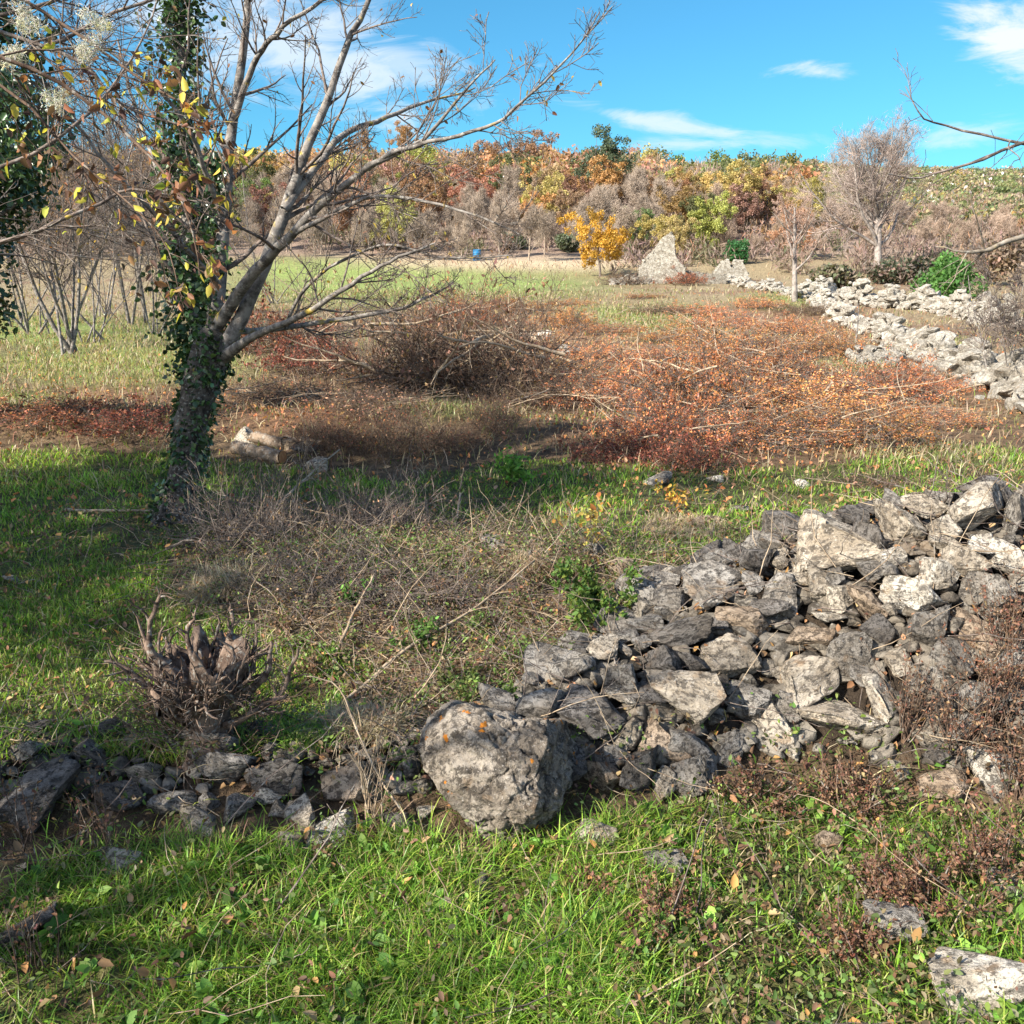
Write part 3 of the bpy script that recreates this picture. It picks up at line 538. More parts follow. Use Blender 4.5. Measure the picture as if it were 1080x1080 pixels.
# filler stones
shared = {'d': 'small dark stone lodged between the named stones of the collapsed wall', 'g': 'small grey stone lodged between the bigger stones of the collapsed wall', 'p': 'small pale stone lodged between the bigger stones of the collapsed wall'}
nf = 0
for tries in range(9000):
    if nf >= 192: break
    big = nf < 60 and tries < 3000; s = rng.uniform(0.11, 0.19) if big else rng.uniform(0.06, 0.12)
    x = rng.uniform(-2.3, 2.6) if nf % 5 == 0 else rng.uniform(.1, 2.4); y = rng.uniform(2.0, 4.6); s *= .72 if x < -.3 else 1.1; mm = float(mound(np.array(x), np.array(y)))
    if mm < 0.07 or (mm < .14 and x < .9 and y > 2.75): continue
    z = float(H(x, y)) + s * 0.28; px, py, _ = proj(x, y, z)
    if px < -120 or px > 1250: continue
    if any((x - a) ** 2 + (y - b) ** 2 + (z - c_) ** 2 < ((0.78 if big else 0.66) * (s * 0.5 + r_)) ** 2 for a, b, c_, r_ in placed): continue
    t = rng.choice(['d', 'g', 'p'], p=[.35, .4, .25] if px < 820 else [.15, .4, .45]); nf += 1  # paler mix towards the right, sunlight put into the stone tone
    put_stone((x, y, z), (s * rng.uniform(.9, 1.4), s * rng.uniform(.8, 1.2), s * rng.uniform(.5, .85)), rng.uniform(0, 6.28), TONE[t], shared[t], protos[rng.integers(0, 18)])

low = [rock(500 + s, 3, 12, 0.02, fine=0, dmin=.38, dmax=.75) for s in range(10)]
# dry stone walls and ruins
def stonepile(mb, pts, sizes, g):
    for p, s in zip(pts, sizes):
        V, Fa = low[g.integers(0, 10)]; a = g.uniform(0, 6.28); c_, s_ = math.cos(a), math.sin(a); Q = V * [s * g.uniform(.9, 1.5), s * g.uniform(.8, 1.2), s * g.uniform(.55, .9)]
        t = g.normal(0, .2); Q = np.stack([Q[:, 0], Q[:, 1] * math.cos(t) - Q[:, 2] * math.sin(t), Q[:, 1] * math.sin(t) + Q[:, 2] * math.cos(t)], 1)
        mb.add(np.stack([Q[:, 0] * c_ - Q[:, 1] * s_, Q[:, 0] * s_ + Q[:, 1] * c_, Q[:, 2]], 1) + p, Fa)
rb = MB(); gr_ = np.random.default_rng(3); pts, szs = [], []
for _ in range(9000):
    x = gr_.uniform(-2.6, 3.6); y = gr_.uniform(1.9, 4.8); mm = float(mound(np.array(x), np.array(y)))
    if mm > 0.05: pts.append((x, y, float(H(x, y)) + gr_.uniform(0, .02))); szs.append(gr_.uniform(.02, .07) if x < 0 else gr_.uniform(.03, .095)); pts[-1] = (x, y, pts[-1][2] - .10 * mm)
    if len(pts) > 3000: break
stonepile(rb, np.array(pts), szs, gr_); o = rb.obj('rubble', M_RUB, kind='stuff', label='small broken stone rubble filling the gaps of the collapsed wall', cat='rubble'); o.color = (.5, .48, .45, 1)  # rubble tint darkened to paint the shade between the bigger stones
def drywall(pix, width, height, n, size, label, seed, tone=1.15, cat='stone wall'):
    g = np.random.default_rng(seed); P = np.array([hit(a, b) for a, b in pix]); P = catm(P, 40); mb = MB(); pts = []; sizes = []
    for _ in range(n):
        i = g.integers(0, 39); f = g.uniform(); q = P[i] * (1 - f) + P[i + 1] * f; T = nrm(P[i + 1] - P[i]); Nn = np.array([-T[1], T[0], 0]); o = g.normal(0, 0.36); hh = max(0, 1 - abs(o)) * height * g.uniform(0, 1) ** .6 * (0.7 + 0.3 * math.sin(i * 1.1 + seed))
        q = q + Nn * o * width; q[2] = float(H(q[0], q[1])) + hh; pts.append(q); sizes.append(size * g.uniform(.5, 1.3))
    c0 = P[20]; stonepile(mb, np.array(pts) - c0, sizes, g); o = mb.obj('dry_stone_wall', M_FSTONE, loc=c0, smooth=False, label=label, cat=cat); o.color = (tone, tone, tone * .97, 1); return o
drywall([(1120, 440), (1060, 412), (1000, 388), (940, 360), (880, 330), (862, 318)], 0.5, 0.6, 1100, 0.26, 'long tumbled pale stone wall running down the right side of the field', 1, 1.45)
drywall([(1060, 345), (1020, 335), (960, 326), (900, 320), (850, 308)], 0.6, 0.9, 1000, 0.30, 'pale stone wall beside the round green bush', 2, 1.35)
drywall([(645, 300), (680, 299), (730, 298), (770, 297), (800, 305), (850, 316)], 0.7, 0.6, 900, 0.28, 'collapsed pale wall between the ruined gables and the small bare tree', 3, 1.25)
drywall([(900, 380), (950, 385)], 0.5, 0.3, 120, 0.2, 'small heap of pale stones in front of the tumbled wall', 5, 1.2, 'stone heap')
def gable(px, by, outline, label, seed, depth=0.7, tone=1.25, thing_name='ruined_gable'):
    g = np.random.default_rng(seed); p = hit(px, by); dep = p[1] * math.cos(PITCH); s = dep / F * 1.15; mb = MB(); o = np.array(outline, float) * s
    n = len(o); 
    for sgn in (0, 1):
        V = np.concatenate([[[o[:, 0].mean(), 0, o[:, 1].mean() * .8]], np.stack([o[:, 0], 0 * o[:, 0], o[:, 1]], 1)]) + [0, depth * sgn, 0]
        mb.add(V, [[0, 1 + i, 1 + (i + 1) % n] for i in range(n)])
    V = np.concatenate([np.stack([o[:, 0], 0 * o[:, 0], o[:, 1]], 1), np.stack([o[:, 0], 0 * o[:, 0] + depth, o[:, 1]], 1)]); mb.add(V, [[i, (i + 1) % n, n + (i + 1) % n, n + i] for i in range(n)])
    pts = []; sizes = []
    x0, x1, z1 = o[:, 0].min(), o[:, 0].max(), o[:, 1].max()
    Q = np.stack([g.uniform(x0, x1, 2600), g.uniform(-.2, z1, 2600)], 1); k_ = inpoly(Q[:, 0], Q[:, 1], [tuple(v) for v in o]); Q = Q[k_][:170]
    pts = np.stack([Q[:, 0], g.choice([0.03, depth - .03], len(Q)), Q[:, 1]], 1); stonepile(mb, pts, g.uniform(.05, .11, len(Q)), g)
    e = np.concatenate([o + (np.roll(o, -1, 0) - o) * f for f in np.linspace(0, 1, 9)]); stonepile(mb, np.stack([e[:, 0], g.uniform(0, depth, len(e)), e[:, 1]], 1), g.uniform(.1, .2, len(e)), g)
    ob = mb.obj(thing_name, M_FSTONE, loc=p - [0, 0, 0.1], smooth=False, label=label, cat='ruin'); ob.color = (tone, tone, tone * .96, 1); return ob
gable(700, 299, [(-22, -3), (-22, 14), (-18, 22), (-10, 30), (-3, 40), (5, 46), (8, 42), (9, 28), (12, 22), (19, 15), (21, -3)], 'pointed gable of a ruined stone house at the field edge', 21)
gable(771, 297, [(-17, -3), (-15, 10), (-8, 19), (-3, 21), (-1, 14), (1, 14), (3, 20), (9, 20), (15, 9), (17, -3)], 'small notched remnant of the ruined house below the lime tree', 22)
gable(738, 299, [(-24, -3), (-24, 13), (-8, 12), (6, 10), (24, 9), (24, -3)], 'low ruined wall joining the two gables', 23, tone=.9, thing_name='ruined_wall')

# blue barrel and small table by the straw field
p = hit(503, 275); dep = p[1]; s = dep / F; prof = [(0, 0), (3.9, 0), (4.2, .5), (4.2, 3.4), (4.5, 3.7), (4.2, 4.0), (4.2, 7.0), (4.5, 7.3), (4.2, 7.6), (4.1, 10.2), (4.3, 10.6), (3.9, 11), (3.4, 10.8), (0, 10.8)]
mb = MB(); A = np.linspace(0, 2 * PI, 25)[:-1]; V = np.array([[[r * math.cos(t), r * math.sin(t), z] for t in A] for r, z in prof]) * s; kk = len(prof)
mb.add(V, [[i * 24 + j, i * 24 + (j + 1) % 24, (i + 1) * 24 + (j + 1) % 24, (i + 1) * 24 + j] for i in range(kk - 1) for j in range(24)])
m, nt, o = mat('blue_plastic'); k = N(nt); nt.links.new(k.bsdf(k.mix(k.ramp(k.noise(k.node('ShaderNodeTexCoord').outputs['Object'], 4), .4, .7), (0.02, 0.14, 0.32), (0.04, 0.22, 0.42)), 0.5), o.inputs[0])
mb.obj('barrel', m, loc=p, label='blue plastic barrel standing in the dry straw field', cat='barrel')

# ================================================================== MID-DISTANCE TREES
t, c, c2_, d2_ = bare_proto(31, 10.5, 0.95, 30, 0.011, trunkr=0.30, levels=(9, 9, 6), tfrac=0.25); q_ = d2_[:, 1:].reshape(-1, 3); gq = np.random.default_rng(4); q_ = q_[gq.integers(0, len(q_), 9000)] + gq.normal(0, .12, (9000, 3)); leaves(c, q_, .5, np.ones((9000, 3)), .035, D=np.array([0, 0, .8]), g=gq); m_pale = bark_mat('pale_bark', (0.15, 0.125, 0.11), (0.30, 0.26, 0.23), 0, False, 4)
r = pack(t, c, 'bare_tree', m_pale, M_FTWIG, 'tallest leafless tree with broad crown rising above the right skyline', 'tree', None); r.location = tuple(hit(925, 292)); 
for q in r.children: q.color = (.95, .92, .92, 1)
t, c, _, _ = bare_proto(36, 5.2, 0.65, 12, 0.009, trunkr=0.13, levels=(7, 7, 6), tfrac=0.3)
r = pack(t, c, 'bare_tree', m_pale, M_FTWIG, 'small leafless tree with pale trunk right of the ruins', 'tree', None); r.location = tuple(hit(838, 318)); r.scale = (.95,) * 3
for q in r.children: q.color = (1.2, 1.0, .9, 1)
def bush(px, by, w, h, col, label, seed, n=5000, lsz=0.12, name='bush', depth=None):
    p = hit(px, by) if depth is None else depth; dep = p[1] * math.cos(PITCH) - (p[2] - 1.6) * math.sin(PITCH); s = dep / F; g = np.random.default_rng(seed); W_, Hh = w * s, h * s
    mb = MB(); L = 14; cc = np.stack([g.uniform(-.3, .3, L) * W_, g.uniform(-.3, .3, L) * W_, g.uniform(.2, .68, L) * Hh], 1); u = nrm(g.normal(0, 1, (n, 3))); i = g.integers(0, L, n)
    P = cc[i] + u * g.uniform(.6, 1, (n, 1)) * [W_ * .24, W_ * .24, Hh * .30]; P[:, 2] = np.abs(P[:, 2]); root = empty(name, p, label, 'bush')
    sh = 1 + 0.2 * g.normal(0, 1, L)[i][:, None]; leaves(mb, P, lsz * g.uniform(.6, 1.3, n), np.clip(jitcol(n, col, g=g) * np.clip(sh, .6, 1.5), .003, 1), 0.6, g=g, up=.5); mb.obj('foliage', M_LEAF, root)
    st = MB(); Q = grow(np.zeros((9, 3)), g.normal(0, .5, (9, 3)) + [0, 0, 1], np.full(9, Hh * .75), 5, .1, .05, g); tubes(st, Q, np.linspace(.02, .006, 5)[None] * np.ones((9, 1)) * W_, 5); st.obj('stem', M_TWIG, root); return root
bush(993, 322, 66, 58, [(0.12, 0.25, 0.06), (0.08, 0.18, 0.045)], 'round bright green bush on the right-hand stone wall', 61, 6000, .16)
bush(776, 278, 27, 26, [(0.05, 0.15, 0.05)], 'small round dark green bush behind the ruin', 62, 2500, .2)
for i, (px, by, w, h, c, lab) in enumerate([(540, 262, 40, 18, [(0.11, .13, .08)], 'grey-green bush at the back of the straw field'), (600, 266, 30, 20, [(.15, .17, .11)], 'pale olive bush by the golden tree'), (405, 262, 60, 24, [(.13, .13, .08), (.2, .14, .09)], 'olive bush at the straw field, behind the near tree twigs'),
        (880, 305, 50, 26, [(.2, .16, .12), (.12, .13, .07)], 'grey thicket between the two bare trees'), (1040, 300, 80, 50, [(.24, .17, .12), (.2, .15, .11)], 'brown thicket above the right wall'), (950, 300, 60, 30, [(.08, .10, .06), (.2, .15, .12)], 'dark thicket left of the round green bush')]):
    bush(px, by, w, h, c, lab, 70 + i, 2200, .28)

# shrubs with many stems on the left
def multistem(px, by, hpx, n, label, seed, spread=.35, twr=.005, leafn=0, r0=.045, cl=(14, 8, 5)):
    p = hit(px, by); dep = p[1]; h = hpx * dep / F; g = np.random.default_rng(seed); root = empty('bare_shrub', p, label, 'shrub')
    Q = grow(g.normal(0, .12, (n, 3)) * [1, 1, 0], g.normal(0, spread, (n, 3)) * [1, 1, 0] + [0, 0, 1], g.uniform(.7, 1, n) * h, 10, .07, .06, g); R = np.linspace(1, .3, 10)[None] * g.uniform(.5, 1.2, (n, 1)) * r0
    st = MB(); tubes(st, Q, R, 6); st.obj('stem', M_BARK, root)
    tw = MB(); A, RA = sprout(Q, R, cl[0], .32, (25, 60), .25, 6, .14, .08, .5, g); tubes(tw, A, RA, 4); B, RB = sprout(A, RA, cl[1], .5, (25, 60), .1, 4, .16, .04, .6, g); RB = np.maximum(RB, twr * .8); tubes(tw, B, RB, 3)
    C_, RC = sprout(B, RB, cl[2], .6, (25, 60), .1, 3, .15, .04, .7, g); RC = np.maximum(RC, twr * .5); tubes(tw, C_, RC, 3); tw.obj('twigs', M_TWIG, root)
    if leafn:
        P = C_[:, -1]; P = P[g.integers(0, len(P), leafn)]; lf = MB(); leaves(lf, P, .06, jitcol(leafn, [(.5, .32, .06), (.4, .17, .07)], g=g), .6, g=g); lf.obj('leaves', M_LEAF, root)
    return root
multistem(70, 374, 290, 7, 'clump of grey leafless stems on the left lawn', 81, leafn=150)
multistem(145, 342, 290, 3, 'thin leafless tree behind the stem clump', 82, .12, r0=.06, leafn=250)
multistem(112, 335, 240, 5, 'leafless shrub between the clump and the thin tree', 83, .3, r0=.03, leafn=100)
multistem(20, 345, 260, 5, 'leafless shrub beside the ivy-clad tree at the left edge', 84, .3, r0=.03)
multistem(290, 320, 150, 6, 'leafless shrub behind the fork of the main tree', 85, .5, r0=.035, leafn=150)
multistem(180, 330, 200, 5, 'leafless shrub behind the ivy-clad stem of the main tree', 86, .4, r0=.03, leafn=120)
multistem(40, 352, 280, 6, 'grey leafless stems right beside the ivy-clad tree', 101, .3, r0=.028, leafn=80, cl=(16, 8, 5))
multistem(95, 362, 250, 6, 'dense grey leafless shrub right of the stem clump', 102, .35, r0=.025, leafn=120, cl=(16, 8, 5))
multistem(165, 352, 240, 5, 'leafless shrub left of the main trunk', 103, .35, r0=.025, leafn=120, cl=(16, 8, 5))
multistem(1062, 415, 190, 9, 'reddish leafless shrub at the right edge by the wall', 87, .5, r0=.016)
multistem(905, 368, 62, 1, 'slim leaning sapling in front of the tumbled wall', 88, .25, r0=.03, cl=(3, 2, 2))

# ================================================================== BRUSH PILES
def brush_proto(seed, n, leafn, cols, r=1.0, h=.6, lsz=.06, twr=.004, upright=0.0, mtw=None, arch=.25):
    g = np.random.default_rng(seed); a = g.uniform(0, 6.28, n); rad = np.sqrt(g.uniform(0, 1, n)) * r * .75; P0 = np.stack([rad * np.cos(a), rad * np.sin(a), -.03 + 0 * a], 1)
    P0[:, 2] += g.uniform(0, .55, n) * h * (1 - rad / r) * (1 - upright)
    D = np.stack([g.normal(0, 1, n), g.normal(0, 1, n), np.abs(g.normal(.45 + 1.6 * upright, .3, n))], 1); Q = grow(P0, D, g.uniform(.5, 1.1, n) * r * (.8 + .4 * upright), 7, .13, -arch * .4 * (1 - upright), g); Q[:, :, 2] = np.maximum(Q[:, :, 2], -.02)
    R = np.linspace(1, .35, 7)[None] * g.uniform(.7, 1.8, (n, 1)) * twr; tw = MB(); tubes(tw, Q, R, 4); B, RB = sprout(Q, R, 4, .4, (25, 65), .1, 4, .18, .02, .6, g); RB = np.maximum(RB, twr * .45); tubes(tw, B, RB, 3)
    C_, RC = sprout(B, RB, 3, .55, (25, 65), .1, 3, .18, .02, .7, g); RC = np.maximum(RC, twr * .35); tubes(tw, C_, RC, 3)
    if seed < 606 or 619 < seed < 629:
        nb = 14; ab = g.uniform(0, 6.28, nb); Bp = grow(np.stack([g.normal(0, .5, nb) * r, g.normal(0, .5, nb) * r, g.uniform(.1, .5, nb) * h], 1), np.stack([np.cos(ab), np.sin(ab), g.normal(.15, .15, nb)], 1), g.uniform(.6, 1.3, nb) * r, 8, .10, 0, g); Br = np.linspace(1, .3, 8)[None] * g.uniform(.008, .016, (nb, 1)); tubes(tw, Bp, Br, 5, mi=1); q_, qr_ = sprout(Bp, Br, 5, .35, (25, 60), .2, 5, .15, .03, .5, g); tubes(tw, q_, qr_, 4, mi=1)
    root = empty('brush_heap', (0, 0, 0), 'x', 'brush heap', 'x'); tw.obj('twigs', [mtw or (M_TWIG if seed < 606 else M_DTWIG), M_STRAWTWIG], root)
    if leafn:
        al = np.concatenate([B[::3].reshape(-1, 3), C_.reshape(len(B), -1, 3)[::3].reshape(-1, 3)]); al = al[al[:, 2] > np.quantile(al[:, 2], .25)]; P = al[g.integers(0, len(al), leafn)] + g.normal(0, .028, (leafn, 3)); P[:, 2] = np.maximum(P[:, 2], .0); lf = MB()
        leaves(lf, P, lsz * g.uniform(.6, 1.3, leafn), jitcol(leafn, cols, var=.25, g=g), .6, g=g, up=.4); lf.obj('dry_leaves', M_TLEAF, root)
    return root
OR = [(.60, .24, .085), (.50, .18, .07), (.62, .31, .12), (.34, .13, .065), (.48, .27, .16)]
DR = [(.22, .07, .045), (.30, .11, .06), (.16, .06, .045)]
BR = [(.26, .16, .09), (.34, .21, .12), (.2, .11, .07)]
pA = [brush_proto(600 + s, 230, 6500, OR, 1.15, 1.2, .038, arch=.12) for s in range(3)]
pD = [brush_proto(610 + s, 150, 3000, DR, 1.1, .9, .05, arch=.12) for s in range(2)]
pB = [brush_proto(620 + s, 260, 900, BR, 1.2, 1.0, .05, arch=.1) for s in range(2)]
pV = [brush_proto(630 + s, 190, 700, BR + DR, .9, .6, .04, .0028, .75) for s in range(2)]
pS = [brush_proto(640 + s, 260, 500, BR, 1.0, .75, .03, .005, 0, M_TWIG, .15) for s in range(2)]
def heap(protos_, px, by, wpx, label, hz=1.0, i=[0]):
    i[0] += 1; pr = protos_[i[0] % len(protos_)]; p = hit(px, by); dep = p[1] * math.cos(PITCH); s = wpx * dep / F / 2.4
    v_ = [1, .75, 1.35, 1.1, .85, 1.5, .95][i[0] % 7]; return put_tree(pr, p + [0, 0, -.03], i[0] * 1.7, (s, s, s * hz * [1.15, .7, .9, 1.3, .6][i[0] % 5]), label, (v_, v_ * [1, 1.1, .92][i[0] % 3], v_), 'heaps of cut brush and brambles in the field')
def side(px): return 'by the right-hand wall' if px > 900 else 'in the right half of the field' if px > 740 else 'in the middle of the field' if px > 560 else 'left of the field centre' if px > 380 else 'beyond the main tree'
for k_, (px, by, w, hz) in enumerate([(540, 330, 90, .8), (760, 345, 110, .5), (830, 352, 90, .5), (680, 314, 60, .4), (735, 332, 80, .4), (640, 350, 90, .5), (720, 360, 120, .5), (490, 345, 110, .8), (440, 352, 90, .7), (600, 345, 80, .7), (700, 378, 100, .7), (640, 385, 110, .8), (760, 378, 120, .7), (690, 400, 150, .8), (800, 400, 150, .8), (590, 400, 120, .8), (640, 425, 150, .8), (740, 432, 190, .9), (850, 430, 200, .9), (930, 420, 150, .8), (800, 465, 190, .9), (900, 462, 180, .8), (700, 470, 160, .9), (980, 445, 130, .8), (870, 375, 100, .7), (990, 410, 90, .7), (955, 398, 90, .6), (560, 372, 90, .6), (1000, 352, 60, .5), (800, 325, 60, .6), (600, 322, 60, .5)]):
    far = 'far' if by < 352 else 'middle' if by < 410 else 'near'
    heap(pA, px, by, w, f'{"broad" if w > 140 else "small" if w < 75 else "medium"} heap of orange-brown leafy brambles, {far} row, {side(px)}', hz)
for (px, by, w, hz, l) in [(640, 482, 130, .9, 'dark red bramble heap at the shaded near edge of the orange brambles'), (720, 492, 130, .9, 'dark red bramble heap above the little yellow sapling'), (298, 372, 150, 2.0, 'domed dark red heap of brambles behind the main tree'), (330, 392, 130, 1., 'dark red bramble heap in front of the domed one'),
                           (790, 365, 90, .7, 'dark red heap among the orange brambles'), (60, 440, 190, .5, 'low dark heap of dead leaves on the left bank'), (150, 455, 170, .5, 'low dark heap of dead branches left of the main trunk'), (1070, 520, 60, .8, 'dark red heap at the right edge behind the pile'), (720, 300, 60, .7, 'dark heap of brush in front of the ruin')]: heap(pD, px, by, w, l, hz)
for (px, by, w, hz, l) in [(500, 408, 260, 1.9, 'large grey-brown heap of cut branches sloping down to the right'), (445, 408, 200, 1.7, 'grey-brown heap of cut branches left of the large one'), (560, 425, 150, .8, 'lower grey-brown heap at the toe of the large one'), (390, 430, 160, .9, 'brown brush heap right of the main trunk'), (300, 425, 160, .6, 'brown brush heap behind the pale stones'),
                           (860, 330, 90, .6, 'grey brush heap by the small pale-trunked tree'), (700, 330, 90, .4, 'low grey brush on the green meadow'), (660, 300, 60, .6, 'grey brush at the left end of the collapsed wall'), (960, 372, 60, .5, 'brown weeds growing over the middle of the tumbled wall'), (1030, 405, 70, .5, 'brown weeds growing over the near end of the tumbled wall'), (900, 345, 50, .5, 'brown weeds between the two pale walls'), (900, 398, 60, .5, 'grey weeds in front of the heap of pale stones'), (950, 515, 130, .35, 'flat grey heap of cut twigs on the grass behind the pile'), (1030, 500, 120, .4, 'flat grey heap of cut twigs near the right edge')]: heap(pB, px, by, w, l, hz)
for (px, by, w, hz, l) in [(420, 480, 150, 1.1, 'upright thicket of thin red-brown stems left of the green weeds'), (480, 470, 130, 1.0, 'upright thicket of thin stems behind the green weeds'), (360, 475, 130, 1.0, 'upright thicket of stems right of the pale stones'), (520, 450, 110, .9, 'small upright thicket at the foot of the cut branches'),
                           (575, 560, 55, 1.2, 'dark slender stems standing in the shaded grass'), (330, 465, 110, .8, 'thicket of stems with yellow leaves over the orange stone')]: heap(pV, px, by, w, l, hz)
for (px, by, w, hz, l) in [(330, 615, 250, 1.1, 'pale tangle of dry canes on the left of the dry heap'), (430, 625, 250, .8, 'pale tangle of dry canes in the middle of the dry heap'), (270, 575, 200, 1.4, 'dark-rooted tangle of dry canes at the back of the dry heap'), (520, 600, 180, .5, 'pale tangle of dry canes at the right of the dry heap'), (400, 565, 200, 1.2, 'tangle of dry canes along the back edge of the dry heap'), (600, 590, 120, .4, 'dry canes beside the green leafy bush')]: heap(pS, px, by, w, l, hz)

# ================================================================== MAIN TREE
OVAL[0] = True
TD = hit(186, 545)[1]
base = hit(186, 548)
def limb(pts, k=22):
    P = np.array([at(a, b, d) for a, b, d, w in pts]); R = np.array([w * (1 if w > 30 else .7) * d / F / 2 for a, b, d, w in pts]); PP = catm(P, k); t = np.linspace(0, len(R) - 1, k); RRr = np.interp(t, np.arange(len(R)), R); return PP, RRr
D0 = base[1] * math.cos(PITCH) - (base[2] - 1.6) * math.sin(PITCH)
root = empty('main_tree', base, 'big leafless tree with dark trunk, ivy and spreading grey limbs at the left', 'tree')
LIMBS = {
 'trunk': [(182, 560, D0, 48), (186, 535, D0, 36.5), (198, 480, D0, 31), (208, 430, D0, 33), (218, 385, D0, 36), (226, 350, D0, 30.5)],
 'a': [(222, 375, D0, 30), (228, 310, D0, 24), (234, 250, D0, 20), (240, 170, D0 - .05, 17), (250, 100, D0 - .1, 14), (262, 20, D0 - .2, 11), (268, -70, D0 - .2, 8)],
 'b': [(212, 400, D0, 26), (204, 320, D0 + .2, 20), (200, 220, D0 + .3, 16), (196, 110, D0 + .35, 13), (197, 0, D0 + .4, 10), (190, -90, D0 + .4, 7)],
 'c': [(230, 380, D0, 25), (259, 318, D0 - .15, 21), (292, 240, D0 - .3, 19), (307, 204, D0 - .35, 17), (326, 155, D0 - .4, 14), (348, 100, D0 - .4, 12), (367, 48, D0 - .4, 10), (389, 5, D0 - .4, 8), (420, -70, D0 - .4, 5)],
 'd': [(300, 220, D0 - .35, 13), (333, 178, D0 - .2, 11), (363, 144, D0, 9), (400, 130, D0 + .2, 7), (450, 112, D0 + .4, 4), (500, 98, D0 + .6, 2)],
 'e': [(228, 345, D0, 20), (267, 285, D0 - .4, 17), (300, 252, D0 - .7, 14), (335, 214, D0 - .9, 12), (388, 175, D0 - 1.1, 9), (441, 147, D0 - 1.2, 6), (490, 90, D0 - 1.3, 3.5), (520, 60, D0 - 1.3, 2)],
 'f': [(388, 176, D0 - 1.1, 8), (416, 161, D0 - 1.2, 7), (469, 150, D0 - 1.3, 6), (518, 136, D0 - 1.4, 5), (553, 112, D0 - 1.5, 4), (600, 68, D0 - 1.6, 3), (652, 10, D0 - 1.7, 1.5)],
 'g': [(238, 378, D0, 20), (274, 352, D0 - .5, 11), (307, 337, D0 - .8, 10), (363, 305, D0 - 1.1, 8), (405, 280, D0 - 1.2, 6), (440, 262, D0 - 1.3, 4.5), (472, 249, D0 - 1.3, 2.5)],
 'h': [(240, 350, D0, 12), (300, 342, D0 + .4, 8), (381, 331, D0 + .5, 7), (441, 319, D0 + .5, 5), (488, 298, D0 + .5, 2.5)],
 'i': [(300, 254, D0 - .7, 9), (335, 231, D0 - .9, 7), (375, 215, D0 - 1, 6), (413, 208, D0 - 1.1, 5), (483, 224, D0 - 1.2, 4), (553, 252, D0 - 1.3, 2)],
 'j': [(244, 130, D0 - .1, 11), (267, 67, D0 - .3, 9), (296, 33, D0 - .5, 7), (344, 0, D0 - .6, 5), (400, -40, D0 - .7, 3)],
 'k': [(236, 235, D0, 10), (215, 170, D0 - .4, 7), (180, 110, D0 - .7, 6), (120, 60, D0 - .9, 4), (60, 20, D0 - 1, 2)],
 'l': [(302, 345, D0 + .4, 6), (330, 300, D0 + .2, 5), (400, 262, D0, 4), (470, 270, D0, 3), (545, 268, D0, 1.6)],
 'm': [(229, 300, D0, 9), (190, 260, D0 - .6, 7), (130, 200, D0 - 1, 6), (70, 130, D0 - 1.2, 4), (20, 90, D0 - 1.3, 2)],
 'n': [(203, 250, D0 + .3, 9), (170, 190, D0 + .6, 7), (140, 120, D0 + .8, 5), (120, 40, D0 + 1, 3)],
 'o': [(262, 0, D0 - .2, 8), (300, -60, D0 - .2, 6), (360, -120, D0 - .1, 4)]}
gm = np.random.default_rng(7); limbs = {}; tk = MB(); br = MB(); tw = MB(); big, bigR = [], []
for nme, pts in LIMBS.items():
    P, R = limb(pts); P = P + np.cumsum(gm.normal(0, .006, P.shape), 0) * (0 if nme == 'trunk' else 1); limbs[nme] = (P, R)
    if nme == 'trunk':
        P2 = catm(P, 60); R2 = np.interp(np.linspace(0, 1, 60), np.linspace(0, 1, 22), R); 
        n0 = tk.k; tubes(tk, P2[None] - base, R2[None], 20); V = tk.v[-1]; q = nrm(V - np.repeat(P2 - base, 20, 0)); V += q * (0.022 * fbm(V * [9, 9, 3], 4, 3))[:, None] + q * (.05 * np.clip(1 - V[:, 2] / .25, 0, 1) * np.abs(np.sin(np.arctan2(q[:, 1], q[:, 0]) * 2.5)))[:, None]
    else:
        tubes(br, P[None] - base, R[None], 9); big.append(P); bigR.append(R)
big = np.array(big) - base; bigR = np.array(bigR)
tk.obj('trunk', bark_mat('shaded_bark', (0.025, 0.02, 0.017), (0.10, 0.085, 0.07), 0.2, scale=22), root); br.obj('limbs', M_BARK, root)  # trunk bark darker than the limbs, canopy shade put into its colour
A, RA = sprout(big, bigR, 13, .30, (25, 65), .22, 8, .13, .06, .42, gm); RA = np.maximum(RA, .0026); tubes(tw, A, RA, 5)
B, RB = sprout(A, RA, 6, .5, (25, 65), .12, 6, .15, .06, .55, gm); RB = np.maximum(RB, .0018); tubes(tw, B, RB, 4)
C_, RC = sprout(B, RB, 5, .5, (25, 60), .1, 4, .16, .05, .7, gm, lmin=.05); RC = np.maximum(RC * np.array([1, .8, .7, .5]), .0011); tubes(tw, C_, RC, 3)
tw.obj('twigs', M_TWIG, root)
# buds / few leaves left
lf = MB(); al = C_[:, -1]; pick = al[gm.integers(0, len(al), 260)]; leaves(lf, pick, .035, jitcol(260, [(.5, .36, .08), (.3, .14, .06), (.2, .1, .05)], g=gm), .55, g=gm, D=np.array([0, 0, -1.2])); lf.obj('leaves', M_LEAF, root)
